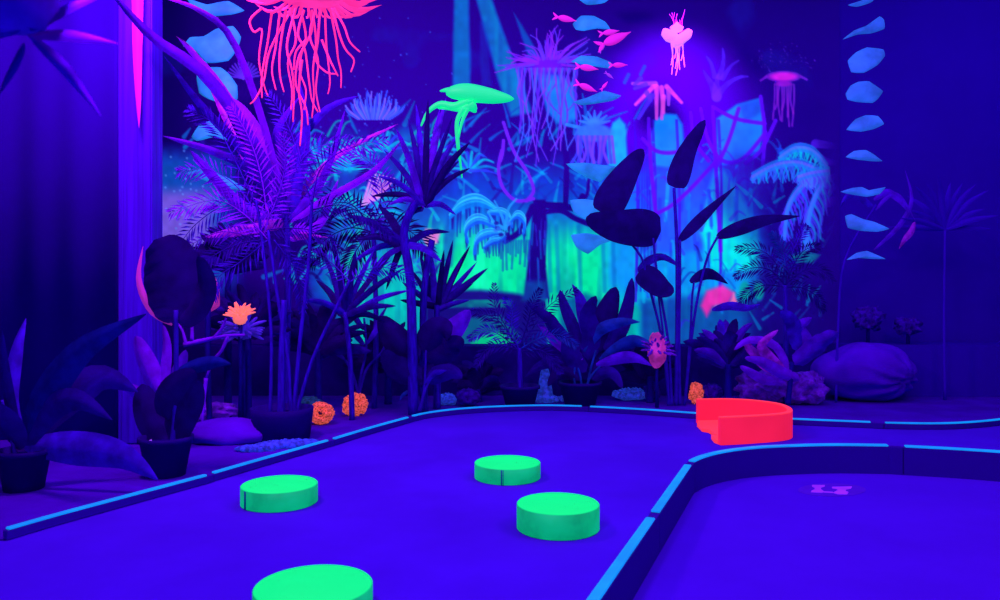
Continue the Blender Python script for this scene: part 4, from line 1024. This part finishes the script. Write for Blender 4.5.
# pink / orange anemones on the left
def anemone(px, py, Y, r, n, m, label, name, spread=1.4, up=(0,-.3,1), m2=None, core=(.38,.38)):
    k = Y/F; c = P(px,py,Y); t = thing(name, label, 'sea anemone', c)
    bm = bmesh.new(); lump(bm, c, (r*k*core[0], r*k*core[0], r*k*core[1]), 3, .2, 3, px); link('core', bm, M[m2 or m], t)
    for i in range(n):
        a = random.uniform(0,6.283); s = math.sqrt(random.random())*spread
        d = V((math.sin(s)*math.cos(a), -abs(math.sin(s)*math.sin(a))*.8, math.cos(s))).normalized()
        L = r*k*random.uniform(.7,1.05); bm = bmesh.new()
        tube(bm, spline([c, c+d*L*.6, c+d*L+V((random.uniform(-.02,.02),0,-.01))], 6), [r*k*.07*v for v in (1.2,1.2,1,1,.8,.4)], 5)
        link('tentacle', bm, M[m], t)
    bm = bmesh.new(); tube(bm, [V((c.x,c.y,.003)), V((c.x,c.y+.02,c.z*.5)), c], [.02,.015,.02], 8); link('stalk', bm, M['stem_dark'], t)
    return t
anemone(240,318,6.6,18,36,'orange_flower','glowing orange anemone under the violet palm fronds','sea_anemone',1.3)
anemone(243,330,6.75,26,44,'frill','blue-violet frilled anemone beneath the orange one','sea_anemone',1.9)
anemone(657,350,7.95,19,30,'violet_coral','pink-violet bristly anemone left of the tall leaf stalks','sea_anemone',1.8,m2='pink_coral',core=(.5,.95))
bm = bmesh.new(); puffy(bm, [(202,278),(214,276),(220,290),(218,306),(206,314),(196,308),(206,296),(203,286)], 6.7, .14, 0, 4)
t = thing('pink_coral', 'pink-violet fan coral left of the orange anemone', 'coral', base(210,6.7))
link('fan', bm, M['pink_coral'], t)
bm = bmesh.new(); tube(bm, spline([V((P(210,0,6.7).x,6.7,.003)),P(208,370,6.7),P(208,306,6.7)],8), .025, 7); link('stalk', bm, M['stem_dark'], t)
# violet root-like coral branches
t = thing('branching_coral', 'violet driftwood-like branches between the round-leaved plant and the bare canes', 'coral', base(205,6.4))
for pts, r in (([(184,345),(205,340),(226,336),(245,335)],2.6),([(192,340),(192,325),(190,314)],2),([(228,336),(222,350),(214,360),(206,378)],2),([(214,338),(222,328),(226,318)],2),([(186,344),(182,330),(176,322)],1.8),([(206,378),(204,400),(202,425)],2.2)):
    bm = bmesh.new(); tube(bm, spline([P(x,y,6.4) for x, y in pts], 10), [r*6.4/F*(1-.05*i) for i in range(10)], 7); link('branch', bm, M['leaf_violet'], t)
# violet slab
bm = bmesh.new(); lump(bm, G(210,424,.0)+V((.02,0,.12)), (.22,.16,.07), 4, .4, 2.5, 5, amp2=.1)
tag(link('rough_coral', bm, M['violet_coral']), 'flat bright violet coral right of the round-leaved pot plant', 'coral')
for px, yb, w, lab in ((768,403,.32,'rough violet coral under the tongue-leaved plant behind the red obstacle'),(803,404,.24,'rough violet coral just left of the big boulder')):
    Y = CH*F/(yb-HZ); c = base(px,Y); bm = bmesh.new()
    lump(bm, c+V((0,0,.17)), (w,.20,.16), 4, .45, 2.2, px*.013, amp2=.2, fr2=8)
    for v in bm.verts: v.co.z = max(v.co.z, .003)
    tag(link('rough_coral', bm, M['violet_coral']), lab, 'coral')
# low violet block / ledge near left
bm = bmesh.new(); c = G(218,446,.0); lump(bm, c+V((0,.25,.06)), (.36,.28,.11), 4, .15, 1.5, 9)
for v in bm.verts: v.co.z = max(v.co.z, .003)
tag(link('rock', bm, M['rock']), 'low smooth violet rock between the round-leaved pot and the black palm pot', 'rock')
# boulder like a tied sack
c = base(868,CH*F/(401-HZ)); k = c.y/F
bm = bmesh.new(); res = bmesh.ops.create_icosphere(bm, subdivisions=5, radius=1)
kn = V((.55,-.75,-.15)).normalized()
for v in bm.verts:
    d = v.co.normalized(); q = d.dot(kn)
    e1 = kn.cross(V((0,0,1))).normalized(); e2 = kn.cross(e1)
    th = math.atan2(d.dot(e2), d.dot(e1)); g = max(0,(q+.2)/1.2)
    f = 1+.07*mnoise.noise(d*1.7)+.055*g*math.sin(th*9+2*mnoise.noise(d*2))-.16*max(0,q-.9)*8*.6
    top = 1-.16*max(0,-d.x-.1)*max(0,d.z)
    v.co = V((d.x*51*k*f, d.y*.42*f, d.z*31*k*f*top*(1 if d.z > 0 else .9)))+c+V((0,.1,27*k))
    v.co.z = max(v.co.z, .003)
tag(link('boulder', bm, M['rock']), 'large smooth violet boulder with creased folds on the right of the bed', 'rock')

# ================================================================== LAMPS (ultraviolet wash) & camera
def area(name, loc, rot, sx, sy, energy, col):
    l = bpy.data.lights.new(name, 'AREA'); l.shape = 'RECTANGLE'; l.size = sx; l.size_y = sy; l.energy = energy; l.color = col
    o = bpy.data.objects.new(name, l); C.objects.link(o); o.location = loc; o.rotation_euler = rot
    return o
def look(loc, to): return (V(to)-V(loc)).to_track_quat('-Z','Y').to_euler()
UV = (.42,.16,1.0)
UV = (.46,.16,1.0)
area('ceiling_wash', (2.0,4.4,4.8), (0,0,0), 4.2, 3.6, 145, UV)
area('right_wash', (4.0,2.6,4.6), look((4.0,2.6,4.6),(3.2,3.2,0)), 1.5, 1.5, 95, (.75,.05,1.0))
area('bed_wash', (-1.0,6.6,4.8), look((-1.0,6.6,4.8),(-1,7.4,0)), 8, 1, 60, (.48,.12,1.0))
area('violet_spot_left', (-2.4,4.6,4.2), look((-2.4,4.6,4.2),(-2.4,7.0,2.4)), .6, .6, 170, (.85,.08,1.0))
area('right_wall_wash', (5.9,7.0,4.8), look((5.9,7.0,4.8),(6.2,9.3,3.8)), 2.5, .8, 45, (.34,.01,1.0))
area('near_plant_lamp', (-.9,1.1,2.5), look((-.9,1.1,2.5),(-.9,1.5,1.7)), .3, .3, 90, (.5,.04,1.0))
sl = bpy.data.lights.new('violet_spot_right', 'SPOT'); sl.energy = 900; sl.color = (.85,.01,1.0); sl.spot_size = math.radians(52); sl.spot_blend = 1.0; sl.shadow_soft_size = .15
so = bpy.data.objects.new('violet_spot_right', sl); C.objects.link(so); so.location = (1.9,7.3,4.75); so.rotation_euler = look((1.9,7.3,4.75),(2.05,9.3,3.35))
w = bpy.data.worlds.new('World'); bpy.context.scene.world = w; w.use_nodes = True
w.node_tree.nodes['Background'].inputs['Color'].default_value = (.02,.002,.3,1); w.node_tree.nodes['Background'].inputs['Strength'].default_value = .3

cam = bpy.data.cameras.new('Camera'); co_ = bpy.data.objects.new('Camera', cam); C.objects.link(co_)
co_.location = (0,0,CH); co_.rotation_euler = (math.pi/2,0,0)
cam.sensor_width = 36; cam.lens = 36*F/1000; cam.shift_y = -.010
cam.dof.use_dof = True; cam.dof.focus_distance = 7.0; cam.dof.aperture_fstop = 4.0
bpy.context.scene.camera = co_
vs = bpy.context.scene.view_settings
bpy.context.scene.display_settings.display_device = 'sRGB'
vs.view_transform = 'Standard'; vs.look = 'None'; vs.exposure = 0; vs.gamma = 1; vs.use_curve_mapping = False
